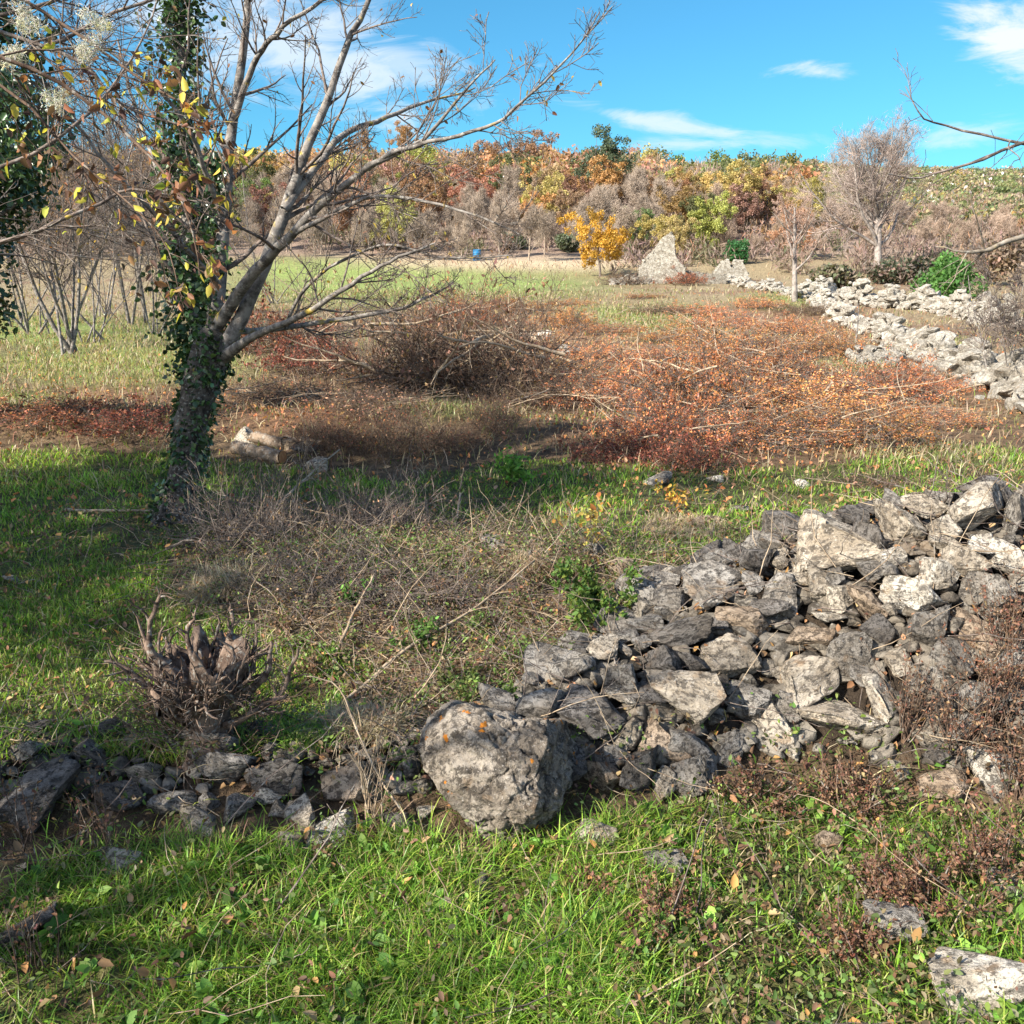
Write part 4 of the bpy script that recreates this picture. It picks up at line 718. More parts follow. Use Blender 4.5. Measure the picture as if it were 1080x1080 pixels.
# ivy up the trunk and stem b
iv = MB(); vines = MB()
def ivy_on(P, R, n, spread, lsz, a0=None, cols=((.035, .075, .022), (.05, .10, .03), (.075, .13, .035), (.025, .05, .02))):
    t = gm.uniform(0, 1, n) * (len(P) - 1); i = np.minimum(t.astype(int), len(P) - 2); f = (t - i)[:, None]; c = P[i] * (1 - f) + P[i + 1] * f; r = R[i]; a = gm.uniform(0, 6.28, n) if a0 is None else gm.normal(a0, .9, n)
    cl = fbm(np.stack([t * .9, np.cos(a) * 1.2, np.sin(a) * 1.2], 1), 2, 8); off = r + np.abs(gm.normal(0, spread, n)) * (1 + cl * .8); k_ = cl > -.35
    q = c + np.stack([np.cos(a) * off, np.sin(a) * off, gm.normal(0, .03, n)], 1); q = q[k_]; dd = np.stack([np.cos(a), np.sin(a), 0 * a], 1)[k_]
    leaves(iv, q - base, lsz * gm.uniform(.5, 1.3, len(q)), jitcol(len(q), cols, var=.25, g=gm), .8, D=dd * .8 + [0, 0, -.7], g=gm, up=.3)
ivy_on(*limbs['b'], 8000, .085, .045); ivy_on(*limbs['trunk'], 2200, .02, .04); ivy_on(limbs['a'][0][:12], limbs['a'][1][:12], 1000, .035, .045, a0=3.4)
iv.obj('ivy', M_IVY, root)

mcut, nt, o = mat('cut_wood'); k = N(nt); nt.links.new(k.bsdf(k.mix(k.ramp(k.noise(k.node('ShaderNodeTexCoord').outputs['Object'], 30), .4, .65), (.40, .17, .07), (.50, .27, .12)), .9), o.inputs[0])
for (x0, y0, x1, y1, w_, lab) in [(248, 477, 298, 489, 15, 'longest pale cut log lying beyond the main tree'), (268, 466, 302, 474, 13, 'shorter cut log with orange end behind the longest log'), (318, 468, 340, 474, 10, 'short dark cut log right of the orange-ended log')]:
    a_ = hit(x0, y0); b_ = hit(x1, y1); dp = a_[1]; r_ = w_ * dp / F / 2; Pp = np.linspace(a_, b_, 9) + [0, 0, r_ * .8]; Pp += gm.normal(0, .006, Pp.shape); o_ = Pp[0]; rt = empty('cut_log', o_, lab, 'log', 'cut logs beyond the main tree'); mb = MB(); tubes(mb, Pp[None] - o_, r_ * gm.uniform(.88, 1.08, (1, 9)), 12); mb.obj('log_bark', bark_mat('log_bark', (.09, .065, .045), (.24, .18, .13)), rt)
    T_ = nrm(Pp[1] - Pp[0]); A_ = nrm(np.cross(T_, [0, 0, 1])); B_ = np.cross(T_, A_); t_ = np.arange(12) * PI / 6; rg = (A_ * np.cos(t_)[:, None] + B_ * np.sin(t_)[:, None]) * r_ * .93
    for q_ in (Pp[0] - T_ * .003, Pp[-1] + T_ * .003): mb = MB(); mb.add(np.concatenate([[q_ - o_], q_ - o_ + rg]), [[0, 1 + i_, 1 + (i_ + 1) % 12] for i_ in range(12)]); mb.obj('cut_end', mcut, rt)
# ---------------- other overhanging boughs
def bough(name, label, cat, pts_list, seed, m=8, tw_l=.35, sub=5, leafn=0, lcols=None, lsz=.06, droop=-.03, m1=M_TWIG, thin=.0012, group=None, trunk=None, D=None):
    g = np.random.default_rng(seed); P = []; R = []
    for pts in pts_list: a, b = limb(pts, 16); P.append(a); R.append(b)
    o = P[0][0]; P = np.array(P); P = P + np.cumsum(g.normal(0, .004, P.shape), 1); R = np.array(R); rt = empty(name, o, label, cat, group); mb = MB(); tubes(mb, P - o, R, 7); 
    if trunk: tubes(mb, np.array([trunk]) - o, np.array([[.14, .12, .09, .06]]), 9)
    mb.obj('branch', m1, rt); t2 = MB(); A, RA = sprout(P - o, R, m, tw_l, (25, 65), .12, 6, .15, droop, .5, g); RA = np.maximum(RA, thin * 1.5); tubes(t2, A, RA, 4); B, RB = sprout(A, RA, sub, .5, (25, 60), .1, 4, .16, droop, .7, g, lmin=.04); RB = np.maximum(RB, thin); tubes(t2, B, RB, 3); t2.obj('twigs', m1, rt)
    if leafn:
        al = np.concatenate([A[:, 2:].reshape(-1, 3), B.reshape(-1, 3)]); q = al[g.integers(0, len(al), leafn)] + g.normal(0, .015, (leafn, 3)); l = MB(); leaves(l, q, lsz * g.uniform(.5, 1.2, leafn), jitcol(leafn, lcols, var=.22, g=g), .55, D=np.array([0, 0, -1.0]) if D is None else D, g=g, fold=.5); l.obj('leaves', M_LEAF, rt)
    return rt
RT = [(3.6, 4.2, 0.2), (3.5, 4.2, 1.4), (3.45, 4.15, 2.5), (3.4, 4.1, 3.6)]
bough('overhanging_branch', 'dark branch tipped with yellow lichen reaching in at the right edge', 'branch', [[(1330, 180, 4.6, 16), (1180, 225, 4.4, 11), (1080, 250, 4.2, 8), (1045, 264, 4.15, 7), (1015, 268, 4.1, 4), (990, 262, 4.1, 1.5)]], 91, 5, .25, 3, m1=bark_mat('lichen_bark', (.09, .07, .05), (.26, .22, .17), 1.2), trunk=RT)
bough('overhanging_branch', 'thin bare branches reaching in at the upper right corner', 'branch', [[(1330, 100, 4.6, 12), (1160, 135, 4.4, 7), (1080, 150, 4.3, 5), (1020, 175, 4.2, 4), (970, 185, 4.2, 3), (935, 180, 4.1, 1.5)], [(1250, 120, 4.5, 8), (1140, 160, 4.4, 6), (1060, 146, 4.3, 4), (1000, 132, 4.3, 3), (970, 118, 4.2, 2), (958, 90, 4.2, 1.2)]], 92, 7, .3, 4)
YL = [(.42, .38, .06), (.24, .12, .07), (.10, .055, .04), (.5, .42, .07), (.15, .08, .05), (.12, .07, .05), (.30, .14, .07)]
bough('overhanging_branch', 'near branch hung with brown and yellow curled leaves in the upper left', 'branch', [[(-300, -60, 2.9, 9), (-60, 40, 3.0, 7), (60, 90, 3.1, 6), (140, 150, 3.1, 5), (190, 220, 3.1, 3.5), (205, 290, 3.1, 1.5)], [(-300, -60, 2.9, 8), (-40, -30, 3.1, 6), (60, 20, 3.2, 5), (140, 80, 3.2, 4), (200, 120, 3.2, 3), (235, 190, 3.2, 1.5)], [(-200, 20, 3.2, 6), (0, 90, 3.3, 5), (80, 170, 3.3, 4), (150, 230, 3.3, 3), (185, 270, 3.3, 2), (200, 330, 3.3, 1)]], 93, 10, .24, 5, 460, YL, .048, -.06, M_DTWIG)
bough('overhanging_branch', 'bare grey branch crossing the left edge below the hanging leaves', 'branch', [[(-200, 300, 3.6, 9), (0, 255, 3.7, 7), (60, 236, 3.7, 6), (110, 215, 3.8, 5), (140, 200, 3.8, 4), (210, 214, 3.9, 2)], [(-200, 210, 3.6, 7), (0, 175, 3.7, 6), (80, 130, 3.7, 5), (110, 100, 3.8, 4), (150, 40, 3.8, 3), (170, -20, 3.9, 2)]], 94, 12, .3, 7, 12, YL, .04)
bough('overhanging_branch', 'thin bare branches along the top edge above the hanging leaves', 'branch', [[(-300, 60, 4.2, 8), (0, 20, 4.3, 6), (100, -10, 4.4, 5), (200, -40, 4.4, 3)], [(-200, 100, 4.2, 8), (20, 60, 4.3, 6), (120, 20, 4.4, 5), (260, -30, 4.4, 3)], [(-200, -20, 4.2, 8), (60, 60, 4.3, 6), (130, 120, 4.4, 5), (230, 150, 4.4, 2)]], 95, 15, .35, 8, 30, YL, .04)
# clematis seed heads
for (px, py) in [(12, 58), (100, 28), (60, 105), (92, 52), (30, 20)]:
    mb = MB(); n = 500; o = at(px, py, 3.15); u = nrm(gm.normal(0, 1, (n, 3))) * gm.uniform(.2, 1, (n, 1)) * .035 + .02 * gm.normal(0, 1, (6, 3))[gm.integers(0, 6, n)]; leaves(mb, u, .02, jitcol(n, [(.6, .58, .54)], g=gm), .12, g=gm)
    mb.obj('clematis_seed_head', M_LEAF, loc=o, label='fluffy white clematis seed head tangled in the upper left twigs', cat='seed head', group='clematis seed heads')
# ivy-clad tree at left edge and shade trees to the left, outside the frame
def ivytree(x, y, zs, r, h, label, n, seed, lsz=.08, cols=((.03, .065, .025), (.045, .09, .03), (.06, .11, .035))):
    g = np.random.default_rng(seed); z0 = float(H(x, y)); rt = empty('evergreen_tree', (x, y, z0), label, 'tree'); t = MB(); P = grow(np.zeros((1, 3)), np.array([[0, 0, 1.]]), np.array([zs + h * .8]), 9, .05, .1, g); R = np.linspace(.16, .06, 9)[None]; tubes(t, P, R, 9); A, RA = sprout(P, R, 12, .35, (35, 70), .4, 6, .12, .05, .5, g); tubes(t, A, RA, 5); t.obj('trunk', M_BARK, rt)
    L = 30; c = np.stack([g.normal(0, r * .42, L), g.normal(0, r * .42, L), zs + g.uniform(0, 1, L) * h], 1); i = g.integers(0, L, n); u = nrm(g.normal(0, 1, (n, 3))) * g.uniform(.4, 1, (n, 1)) * r * .34; l = MB(); leaves(l, c[i] + u, lsz * g.uniform(.6, 1.2, n), jitcol(n, cols, var=.25, g=g), .7, g=g, up=.3); l.obj('crown', M_IVY, rt); return rt
q = at(-12, 330, 8.6); ivytree(q[0] - .42, q[1], 1.15, 1.45, 2.7, 'dark ivy-clad tree cut by the left edge', 26000, 41, .07)
ivytree(-7.0, 2.9, 3.0, 1.7, 2.2, 'dense evergreen tree left of the shaded grass, outside the picture', 5600, 42, .12)
ivytree(-9.6, 2.4, 3.0, 1.7, 2.6, 'dense evergreen tree second in the row outside the left edge', 5600, 43, .12)
ivytree(-5.3, 3.1, 3.5, 1.2, 1.5, 'slender evergreen tree whose canopy shades the main trunk, outside the picture', 2400, 46, .11)
ivytree(-6.6, 1.2, 2.9, 1.2, 1.6, 'airy evergreen tree dappling the left lawn, outside the picture', 2000, 47, .11)
ivytree(-5.0, -.1, 2.1, .8, 1.2, 'small evergreen tree shading the low wall, outside the picture', 900, 44, .12)
t, c, _, _ = bare_proto(37, 6.0, 0.6, 9, 0.006, trunkr=0.10, levels=(5, 4, 2), tfrac=0.35); q_ = pack(t, c, 'bare_tree', M_BARK, M_TWIG, 'leafless tree beside the viewer dappling the stones, outside the picture', 'tree', None); q_.location = (-4.6, -.2, 0)
# ================================================================== HOLLOW STUMP
p = hit(222, 788); dep = p[1] * math.cos(PITCH) - (p[2] - 1.6) * math.sin(PITCH); s = dep / F; gs = np.random.default_rng(9); root = empty('tree_stump', p - [0, 0, .03], 'gnarled hollow stump with jagged broken shoots on the low wall', 'stump')
mb = MB(); nz_ = 30; na = 56; Zs = np.linspace(0, 1, nz_); rows = []
for z in Zs:
    a = np.arange(na) * 2 * PI / na; r = (21 + 26 * max(0, .25 - z) * 2 + 25 * sm(.45, 1, z) ** 1.3) * s; pnt = np.stack([np.cos(a) * 1.2, np.sin(a) * 1.2, z * 2.2 + 0 * a], 1); r = r * (1 + .13 * fbm(pnt * 1.4, 4, 12) + .10 * fbm(np.stack([np.cos(a) * 6, np.sin(a) * 6, z + 0 * a], 1), 2, 5)); top = 104 * s * z * (1 + .30 * z * fbm(np.stack([np.cos(a) * 5, np.sin(a) * 5, 0 * a], 1), 3, 4)); rows.append(np.stack([r * np.cos(a), r * np.sin(a), top], 1))
for z in np.linspace(1, .35, 12)[1:]:
    a = np.arange(na) * 2 * PI / na; base_ = rows[nz_ - 1]; f = (z - .35) / .65; rows.append(base_ * np.array([f * .85, f * .85, 1]) - np.array([0, 0, 1]) * (1 - f) * 50 * s)
V = np.array(rows).reshape(-1, 3); nr_ = len(rows); V += gs.normal(0, .0015, V.shape); mb.add(V, [[i * na + j, i * na + (j + 1) % na, (i + 1) * na + (j + 1) % na, (i + 1) * na + j] for i in range(nr_ - 1) for j in range(na)]); mb.obj('trunk', M_STUMP, root)
# jagged shoots and broken branches
n = 170; a = gs.uniform(0, 6.28, n); zz_ = gs.uniform(62, 112, n); P0 = np.stack([np.cos(a) * (24 + 22 * (zz_ / 112) ** 1.5) * s, np.sin(a) * (24 + 20 * (zz_ / 112) ** 1.5) * s, zz_ * s], 1); D = np.stack([np.cos(a) * .8, np.sin(a) * .8, gs.uniform(.3, 1.3, n)], 1); Q = grow(P0 * .9, D, gs.uniform(12, 58, n) * s, 7, .33, .10, gs); R = np.linspace(1, .3, 7)[None] * gs.uniform(.8, 2.9, (n, 1)) * s * gs.uniform(.7, 1.3, (n, 7)); mb = MB(); tubes(mb, Q, R, 6)
for pts in ([(10, 0, 25), (55, -5, 50), (85, -6, 80), (100, 0, 125)], [(-15, -5, 50), (-50, -10, 85), (-72, -10, 105), (-90, -12, 108)], [(-30, 0, 90), (-48, 0, 125), (-45, 5, 160), (-38, 5, 178)], [(0, 10, 90), (-12, 10, 130), (-2, 8, 165)], [(5, 25, 90), (18, 35, 120), (20, 35, 150)], [(30, 0, 60), (62, 0, 95), (66, 0, 130)], [(20, -10, 40), (60, -14, 58), (95, -10, 66)]):
    P = catm(np.array(pts, float) * s, 12); P += np.cumsum(gs.normal(0, .005, P.shape), 0); tubes(mb, P[None], np.linspace(4.6, 1.3, 12)[None] * s * gs.uniform(.75, 1.25, (1, 12)), 7); q, qr = sprout(P[None], np.linspace(7, 2, 12)[None] * s, 6, .35, (25, 60), .3, 5, .25, .05, .45, gs); tubes(mb, q, qr, 5)
q, qr = sprout(Q, R, 4, .5, (25, 70), .1, 4, .25, .05, .5, gs); tubes(mb, q, np.maximum(qr, .0012), 4); mb.obj('broken_shoots', M_STUMP, root)
mb = MB(); n = 60; a = gs.uniform(0, 6.28, n); Q = grow(np.stack([np.cos(a) * 25 * s, np.sin(a) * 25 * s, gs.uniform(0, 60, n) * s], 1), np.stack([np.cos(a), np.sin(a), gs.uniform(.0, 1.2, n)], 1), gs.uniform(60, 120, n) * s, 7, .14, .05, gs); R = np.linspace(1, .4, 7)[None] * np.full((n, 1), .0018); tubes(mb, Q, R, 3); q, qr = sprout(Q, R, 5, .4, (25, 65), .1, 4, .15, .03, .7, gs); tubes(mb, q, np.maximum(qr, .0009), 3); mb.obj('thin_twigs', M_DTWIG, root)
mb = MB(); n = 260; a = gs.uniform(0, 6.28, n); rr2 = np.sqrt(gs.uniform(0, 1, n)) * 44 * s; P = np.stack([rr2 * np.cos(a), rr2 * np.sin(a), (80 + 26 * gs.uniform(0, 1, n)) * s], 1); leaves(mb, P, .014 * gs.uniform(.7, 1.5, n), jitcol(n, [(.34, .22, .16), (.26, .15, .10), (.2, .12, .08)], g=gs), .5, g=gs); mb.obj('splinters', M_DRY, root, kind='stuff')

# ================================================================== SMALL PLANTS
def leafy(px, by, w, h, cols, label, seed, n, lsz, name='leafy_bush', cat='bush', stemcol=M_DTWIG, loc=None, nst=14, yl=0):
    p = hit(px, by) if loc is None else loc; dep = p[1] * math.cos(PITCH) - (p[2] - 1.6) * math.sin(PITCH); s = dep / F; g = np.random.default_rng(seed); rt = empty(name, p, label, cat)
    D = g.normal(0, 1, (nst, 3)) * [w / h * .45, w / h * .45, 0] + [0, 0, 1]; Q = grow(np.zeros((nst, 3)) + g.normal(0, .1, (nst, 3)) * w * s * [1, 1, 0], D, g.uniform(.55, 1, nst) * h * s, 7, .1, .03, g); R = np.linspace(1, .3, 7)[None] * np.full((nst, 1), max(.0022, .01 * w * s)); mb = MB(); tubes(mb, Q, R, 4); A, RA = sprout(Q, R, 5, .4, (25, 60), .2, 5, .15, .04, .6, g); tubes(mb, A, RA, 3); mb.obj('stem', stemcol, rt)
    al = np.concatenate([A[:, 1:].reshape(-1, 3), Q[:, 3:].reshape(-1, 3)]); q = al[g.integers(0, len(al), n)] + g.normal(0, .3 * lsz, (n, 3)); l = MB(); leaves(l, q, lsz * g.uniform(.5, 1.2, n), jitcol(n, cols, var=.25, g=g), .55, g=g, up=.7); l.obj('foliage', M_LEAF, rt); return rt
leafy(632, 668, 100, 88, [(.10, .17, .035), (.07, .13, .03), (.16, .21, .04)], 'green leafy bush with yellow tips left of the stone pile', 1, 2600, .028)
leafy(626, 588, 40, 74, [(.5, .42, .10), (.45, .22, .06), (.35, .36, .08)], 'little sapling with yellow and orange leaves behind the green bush', 2, 90, .045, 'sapling', 'sapling', M_TWIG, nst=4)
leafy(706, 540, 36, 50, [(.55, .42, .07), (.5, .25, .06)], 'small yellow sapling at the edge of the shaded grass', 3, 110, .04, 'sapling', 'sapling', M_TWIG, nst=5)
leafy(540, 512, 44, 40, [(.12, .26, .04), (.16, .3, .05)], 'bright green weed clump in the shaded grass', 4, 420, .05, 'weed_clump', 'weed')
leafy(372, 640, 30, 30, [(.12, .24, .05)], 'green weed in the dry heap near the stump', 5, 120, .03, 'weed_clump', 'weed'); leafy(445, 690, 50, 40, [(.10, .2, .04)], 'green weed clump low in the dry heap', 6, 260, .026, 'weed_clump', 'weed'); leafy(350, 700, 36, 26, [(.14, .24, .04)], 'green weed clump at the front left of the dry heap', 7, 160, .025, 'weed_clump', 'weed')
leafy(710, 600, 40, 24, [(.22, .14, .07), (.16, .2, .05)], 'brown-green tuft behind the left shoulder of the pile', 8, 200, .025, 'weed_clump', 'weed'); leafy(498, 745, 60, 44, [(.09, .14, .035), (.14, .17, .05)], 'green weeds in the gap behind the boulder', 9, 420, .024, 'weed_clump', 'weed')
leafy(820, 560, 30, 20, [(.14, .24, .05)], 'x', 10, 100, .03, 'weed_clump', 'weed')['label'] = 'green tuft against the back of the dark blocky stone'
gw = np.random.default_rng(77)
for i in range(34):
    px, py = (gw.uniform(440, 650), gw.uniform(600, 740)) if i < 22 else (gw.uniform(270, 640), gw.uniform(560, 720))
    if px > 560 and py > 700: continue
    cl = [[(.10, .17, .035), (.14, .20, .05)], [(.17, .18, .07), (.12, .13, .05)], [(.22, .14, .08), (.15, .10, .06)]][gw.integers(0, 3)]
    o_ = leafy(px, py, gw.uniform(24, 60), gw.uniform(18, 40), cl, 'low straggly weed growing through the dry heap', 200 + i, int(gw.uniform(120, 320)), .018, 'weed_clump', 'weed'); o_['group'] = 'straggly weeds on the dry heap'
# red-brown dry weeds over the right of the pile
RW = [(.22, .12, .075), (.15, .085, .055), (.30, .18, .11), (.20, .09, .055)]
for i, (px, by, w, h, n, lab) in enumerate([(1050, 760, 80, 140, 900, 'tall red-brown dry weed over the right side of the pile'), (1010, 800, 90, 100, 600, 'red-brown dry weed left of the tall one'), (955, 780, 50, 120, 220, 'slender red stems in front of the white speckled stone'), (1075, 840, 80, 110, 700, 'red-brown weed at the right edge behind the white flat stone'), (900, 850, 150, 60, 1300, 'low brown weed along the foot of the pile'), (800, 850, 130, 50, 900, 'low brown weed at the shaded foot of the pile'),
        (960, 965, 150, 90, 2200, 'dense brown weed in the lower right grass'), (1040, 930, 110, 90, 1300, 'dense brown weed by the right edge, beyond the white corner stone'), (900, 1010, 110, 60, 900, 'brown weed tuft left of the crumbly stone'), (700, 985, 120, 60, 1100, 'brown weed tuft below the boulder to the right'), (620, 945, 90, 40, 500, 'small brown weed at the foot of the boulder'), (1060, 690, 70, 100, 500, 'thin red weed high on the right side of the pile')]):
    leafy(px, by, w, h, RW, lab, 30 + i, n, .013, 'dry_weed', 'weed', M_DTWIG, nst=max(20, int(w / 3)))
for i, (px, by, w, h, n, lab) in enumerate([(20, 900, 90, 100, 90, 'thin reddish stems over the dark stone at the left edge'), (110, 900, 90, 100, 80, 'thin reddish stems in front of the low wall at the left'), (40, 1030, 80, 110, 60, 'thin reddish stems in the lower left corner'), (190, 780, 90, 110, 60, 'tangle of thin stems left of the stump'), (395, 870, 70, 130, 30, 'dry pale stalks rising left of the boulder')]):
    leafy(px, by, w, h, RW, lab, 50 + i, n, .016, 'dry_weed', 'weed', M_DTWIG if i < 4 else M_STRAWTWIG, nst=10)
# long dry canes
def cane(pts, label, w=4, m=M_STRAWTWIG):
    P = []; 
    for (a, b, lift) in pts: q = hit(a, b, True); P.append(q + [0, 0, lift])
    P = catm(P, 14); o = P[0]; dep = P[:, 1].mean(); mb = MB(); P += np.cumsum(gm.normal(0, .003, P.shape), 0); R = np.linspace(1, .4, 14)[None] * w * dep / F / 2; tubes(mb, P[None] - o, R, 6, cap=True); q, qr = sprout(P[None] - o, R, 4, .15, (25, 60), .3, 4, .15, .0, .5, gm); tubes(mb, q, qr, 4); mb.obj('dry_cane', m, loc=o, label=label, cat='cane')
cane([(365, 745, .02), (430, 700, .06), (500, 665, .1), (565, 622, .16)], 'long dry cane slanting up to the right across the dry heap', 5); cane([(350, 708, .02), (375, 670, .08), (400, 640, .14)], 'short thick dry cane on the front of the dry heap', 5)
cane([(175, 588, .05), (235, 572, .1), (300, 560, .15), (365, 563, .1)], 'pale dry cane lying along the back of the dry heap', 3.5); cane([(270, 560, .05), (320, 530, .16), (358, 508, .26)], 'pale dry cane sticking up right above the dry heap', 3.5)
cane([(70, 540, .02), (130, 545, .05), (185, 545, .05), (240, 535, .08)], 'long bare stick lying in front of the main trunk', 4); cane([(480, 560, .0), (487, 545, .15), (492, 545, .35)], 'dry stalk standing at the back of the dry heap', 3)
cane([(445, 890, 0), (395, 830, .1), (370, 800, .25), (335, 800, .3)], 'long pale dry stalk arching over the low wall left of the boulder', 3); cane([(493, 735, 0), (492, 735, .08), (491, 733, .16)], 'short dead stalk standing behind the boulder', 4)

# ================================================================== GRASS AND LITTER
gr = MB(); G1 = [(.16, .30, .035), (.24, .40, .05), (.09, .18, .025), (.36, .44, .08), (.42, .36, .17), (.30, .20, .11)]
def dgrass(x, y, z):
    q = zones(x, y, z); n = fbm2(x, y, 3.0, 3, 71) * .5 + .5; px, py, _ = proj(x, y, z); right = sm(620, 760, px) * q['near']
    big_ = sm(.3, .62, fbm2(x, y, 1.8, 3, 90) * .5 + .5); d = np.maximum.reduce([q['near'] * (1 - .72 * right) * (.4 + .6 * big_), q['lawn'] * (.4 + .5 * big_), q['strip'] * .15 + q['strip'] * .45 * big_]) * sm(.12, .45, n); d = np.maximum(d, np.exp(-(((px - 745) / 75) ** 2 + ((py - 600) / 38) ** 2) ** 2) * .85); return np.clip(d + .02 + .15 * q['near'] * (1 - right), 0, 1) * (1 - sm(.09, .17, mound(x, y)))
def putgrass(P, lo, hi, wd, cols=G1, wts=(4, 4, 3, 2.5, 1.6, 1.4), lean=(.2, .95)):
    n = len(P); c_ = jitcol(n, cols, wts, .2); cl = fbm2(P[:, 0], P[:, 1], 1.7, 2, 15)[:, None]; c_ = np.clip(c_ * (1 + .25 * cl), .005, 1); hh = rng.uniform(lo, hi, n) * (1 + .5 * cl[:, 0]); blades(gr, P - [0, 0, .01], hh, np.full(n, wd) * rng.uniform(.6, 1.3, n), rng.uniform(*lean, n), c_)
P = scatter(150000, -1.7, 2.1, 1.0, 2.75, dgrass); putgrass(P, .03, .12, .0036, lean=(.3, 1.3))
P = scatter(150000, -3.2, 2.8, 2.7, 5.2, dgrass); putgrass(P, .03, .085, .005)
P = scatter(190000, -6.5, 6.5, 5.2, 11, dgrass); putgrass(P, .03, .09, .008)
def dfield(x, y, z): q = zones(x, y, z); n = fbm2(x, y, .8, 3, 72) * .5 + .5; return np.clip(q['green'] * .9 * sm(.25, .6, n + .1) + .10 * n, 0, 1)
P = scatter(170000, -40, 40, 8, 48, dfield, True); ps = P[:, 1] / 10; n = len(P); c_ = jitcol(n, [(.24, .28, .09), (.31, .31, .13), (.40, .32, .19), (.33, .24, .15)], (2.6, 3, 3, 2.5)); blades(gr, P, rng.uniform(.05, .13, n) * (1 + ps * .15), .009 * ps + .003, rng.uniform(.2, .9, n), c_)
gr.obj('grass', M_GRASS, kind='stuff', label='green grass growing over the lawn and field', cat='grass')
# broad-leaved weeds low in the front grass
bw = MB(); 
for _ in range(230):
    P = scatter(40, -1.6, 2.0, 1.2, 3.0, dgrass)
    if len(P) == 0: continue
    p = P[0] + [0, 0, .035]; k_ = rng.integers(3, 8); a = rng.uniform(0, 6.28, k_); D = np.stack([np.cos(a), np.sin(a), np.full(k_, .35)], 1) * 2.2; leaves(bw, np.repeat(p[None], k_, 0), rng.uniform(.02, .05), jitcol(k_, [(.14, .28, .05), (.2, .33, .06), (.1, .2, .04)]), .7, D=D, up=1.5)
def dund(x, y, z):
    q = zones(x, y, z); px, py, _ = proj(x, y, z); m_ = mound(x, y)
    return np.clip(q['heap'] * .9 + q['near'] * (.12 + .6 * sm(600, 760, px)) + .15 + .5 * sm(.01, .04, m_) * (1 - sm(.08, .15, m_)), 0, 1) * (1 - sm(.12, .2, m_))
P = scatter(13000, -3.2, 3.2, 1.1, 6.0, dund)
for cl_ in range(3):
    Q_ = P[cl_::3]; k_ = 9; n = len(Q_) * k_; B_ = np.repeat(Q_, k_, 0) + rng.normal(0, .022, (n, 3)) * [1, 1, 0] + np.stack([0 * np.arange(n), 0 * np.arange(n), rng.uniform(0, .11, n)], 1)
    leaves(bw, B_, rng.uniform(.008, .024, n), jitcol(n, [[(.15, .22, .06), (.10, .16, .04)], [(.20, .12, .07), (.14, .09, .055)], [(.24, .19, .11), (.12, .14, .05), (.17, .24, .05)]][cl_], var=.3), .6, up=.8)
bw.obj('low_weeds', M_LEAF, kind='stuff', label='small leafy weeds scattered through the grass and dry heap', cat='weeds')
# straw: dead grass
stw = MB(); ST = [(.38, .30, .18), (.30, .22, .14), (.48, .40, .27), (.20, .135, .085), (.25, .17, .12)]
def dstraw(x, y, z): q = zones(x, y, z); n = fbm2(x, y, 2.0, 3, 77) * .5 + .5; px, py, _ = proj(x, y, z); return np.clip(q['heap'] * sm(.1, .5, n) + .05 + .12 * q['near'] * sm(600, 750, px) + .25 * sm(.02, .06, mound(x, y)) * (px < 460) * sm(.4, .6, n), 0, 1) * (1 - sm(.1, .2, mound(x, y)) * (px > 460))
P = scatter(24000, -3, 3, 1.2, 6.2, dstraw); n = len(P); blades(stw, P - [0, 0, .01], rng.uniform(.05, .2, n), np.full(n, .0035), rng.uniform(.7, 1.6, n), jitcol(n, ST), .75)
def dfar(x, y, z): px, py, _ = proj(x, y, z); q = zones(x, y, z); return np.clip(np.exp(-(((px - 560) / 200) ** 2 + ((py - 272) / 14) ** 2) ** 2) + .16 + q['rust'] * .2, 0, 1)
P = scatter(90000, -50, 50, 7, 75, dfar, True); n = len(P); ps = P[:, 1] / 10; blades(stw, P, rng.uniform(.08, .22, n) * (1 + ps * .2), .006 * ps + .002, rng.uniform(.3, 1.3, n), jitcol(n, ST + [(.3, .14, .08)]), .6)
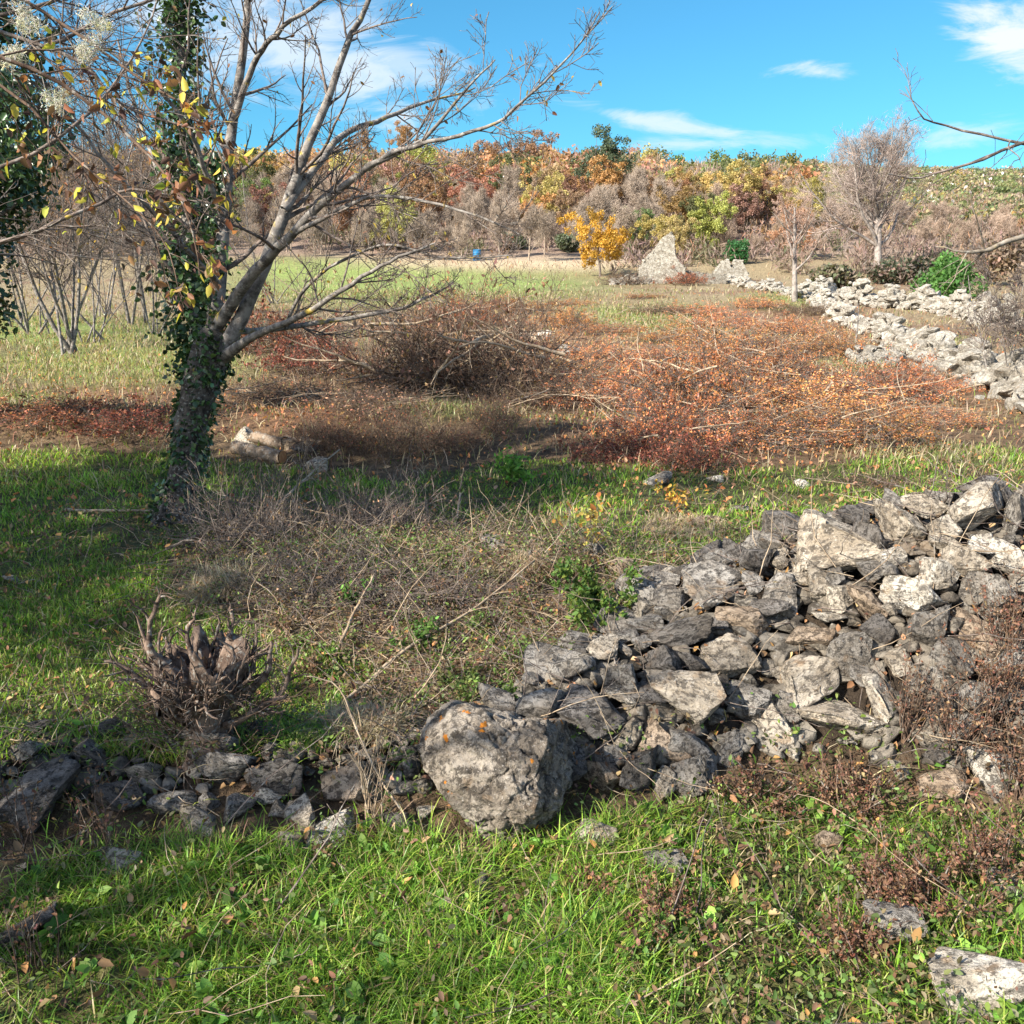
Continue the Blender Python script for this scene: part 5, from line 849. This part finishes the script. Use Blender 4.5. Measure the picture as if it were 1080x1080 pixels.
# tufts of straw: two fountains on the heap
for (px, py, r_, hh) in [(235, 625, .16, .22), (385, 770, .14, .16), (560, 600, .1, .12), (720, 560, .3, .12)]:
    c0 = hit(px, py); n = 1500; a = rng.uniform(0, 6.28, n); rr3 = rng.uniform(0, 1, n) ** .5 * r_; P = np.stack([c0[0] + np.cos(a) * rr3, c0[1] + np.sin(a) * rr3, 0 * a], 1); P[:, 2] = H(P[:, 0], P[:, 1]); blades(stw, P, rng.uniform(.5, 1.1, n) * hh, np.full(n, .003), rng.uniform(.3, 1.3, n), jitcol(n, ST[:3]), .9)
stw.obj('dry_grass', M_DRY, kind='stuff', label='straw coloured dead grass over the heap and field', cat='dry grass')
# fallen leaves and twigs
lt = MB(); LC = [(.30, .16, .08), (.22, .12, .07), (.42, .22, .08), (.16, .09, .06), (.4, .28, .14)]
def dl(x, y, z): px, py, _ = proj(x, y, z); return np.clip(.35 + .6 * sm(.03, .1, mound(x, y)), 0, 1)
P = scatter(19000, -3.4, 3.4, 1.1, 6.5, dl); n = len(P); leaves(lt, P + np.stack([0 * P[:, 0], 0 * P[:, 0], rng.uniform(.005, .06, n) * (mound(P[:, 0], P[:, 1]) < .05)], 1), rng.uniform(.012, .04, n), jitcol(n, LC), .65, D=None, up=2.5, fold=.5)
P = scatter(40000, -30, 30, 6, 45, lambda x, y, z: zones(x, y, z)['rust'] * .8 + .12, True); n = len(P); leaves(lt, P + [0, 0, .03], rng.uniform(.025, .05, n) * (1 + P[:, 1] / 60), jitcol(n, LC + OR), .65, up=1.5, fold=.5)
lt.obj('fallen_leaves', M_DRY, kind='stuff', label='brown fallen leaves scattered over the ground', cat='fallen leaves')
tl = MB(); P = scatter(11000, -3.4, 3.4, 1.4, 6.5, lambda x, y, z: np.clip(.12 + zones(x, y, z)['heap'] * .8 + .3 * sm(.04, .1, mound(x, y)), 0, 1)); n = len(P); D = rng.normal(0, 1, (n, 3)) * [1, 1, .25] + [0, 0, .1]; Q = grow(P + [0, 0, .02], D, rng.uniform(.08, .5, n), 6, .2, 0.03); Q[:, :, 2] = np.maximum(Q[:, :, 2], P[:, None, 2]); R = np.linspace(1, .4, 6)[None] * rng.uniform(.0012, .0035, (n, 1)); tubes(tl, Q, R, 3)
tl.mi = [np.repeat(rng.integers(0, 2, n), 15)]; tl.obj('fallen_twigs', [M_STRAWTWIG, M_TWIG], kind='stuff', label='thin dead twigs littering the ground', cat='twigs')
for o in [o for o in bpy.data.objects if o.get('label') == 'x' and o.parent is None]:
    for c in list(o.children): bpy.data.objects.remove(c)
    bpy.data.objects.remove(o)
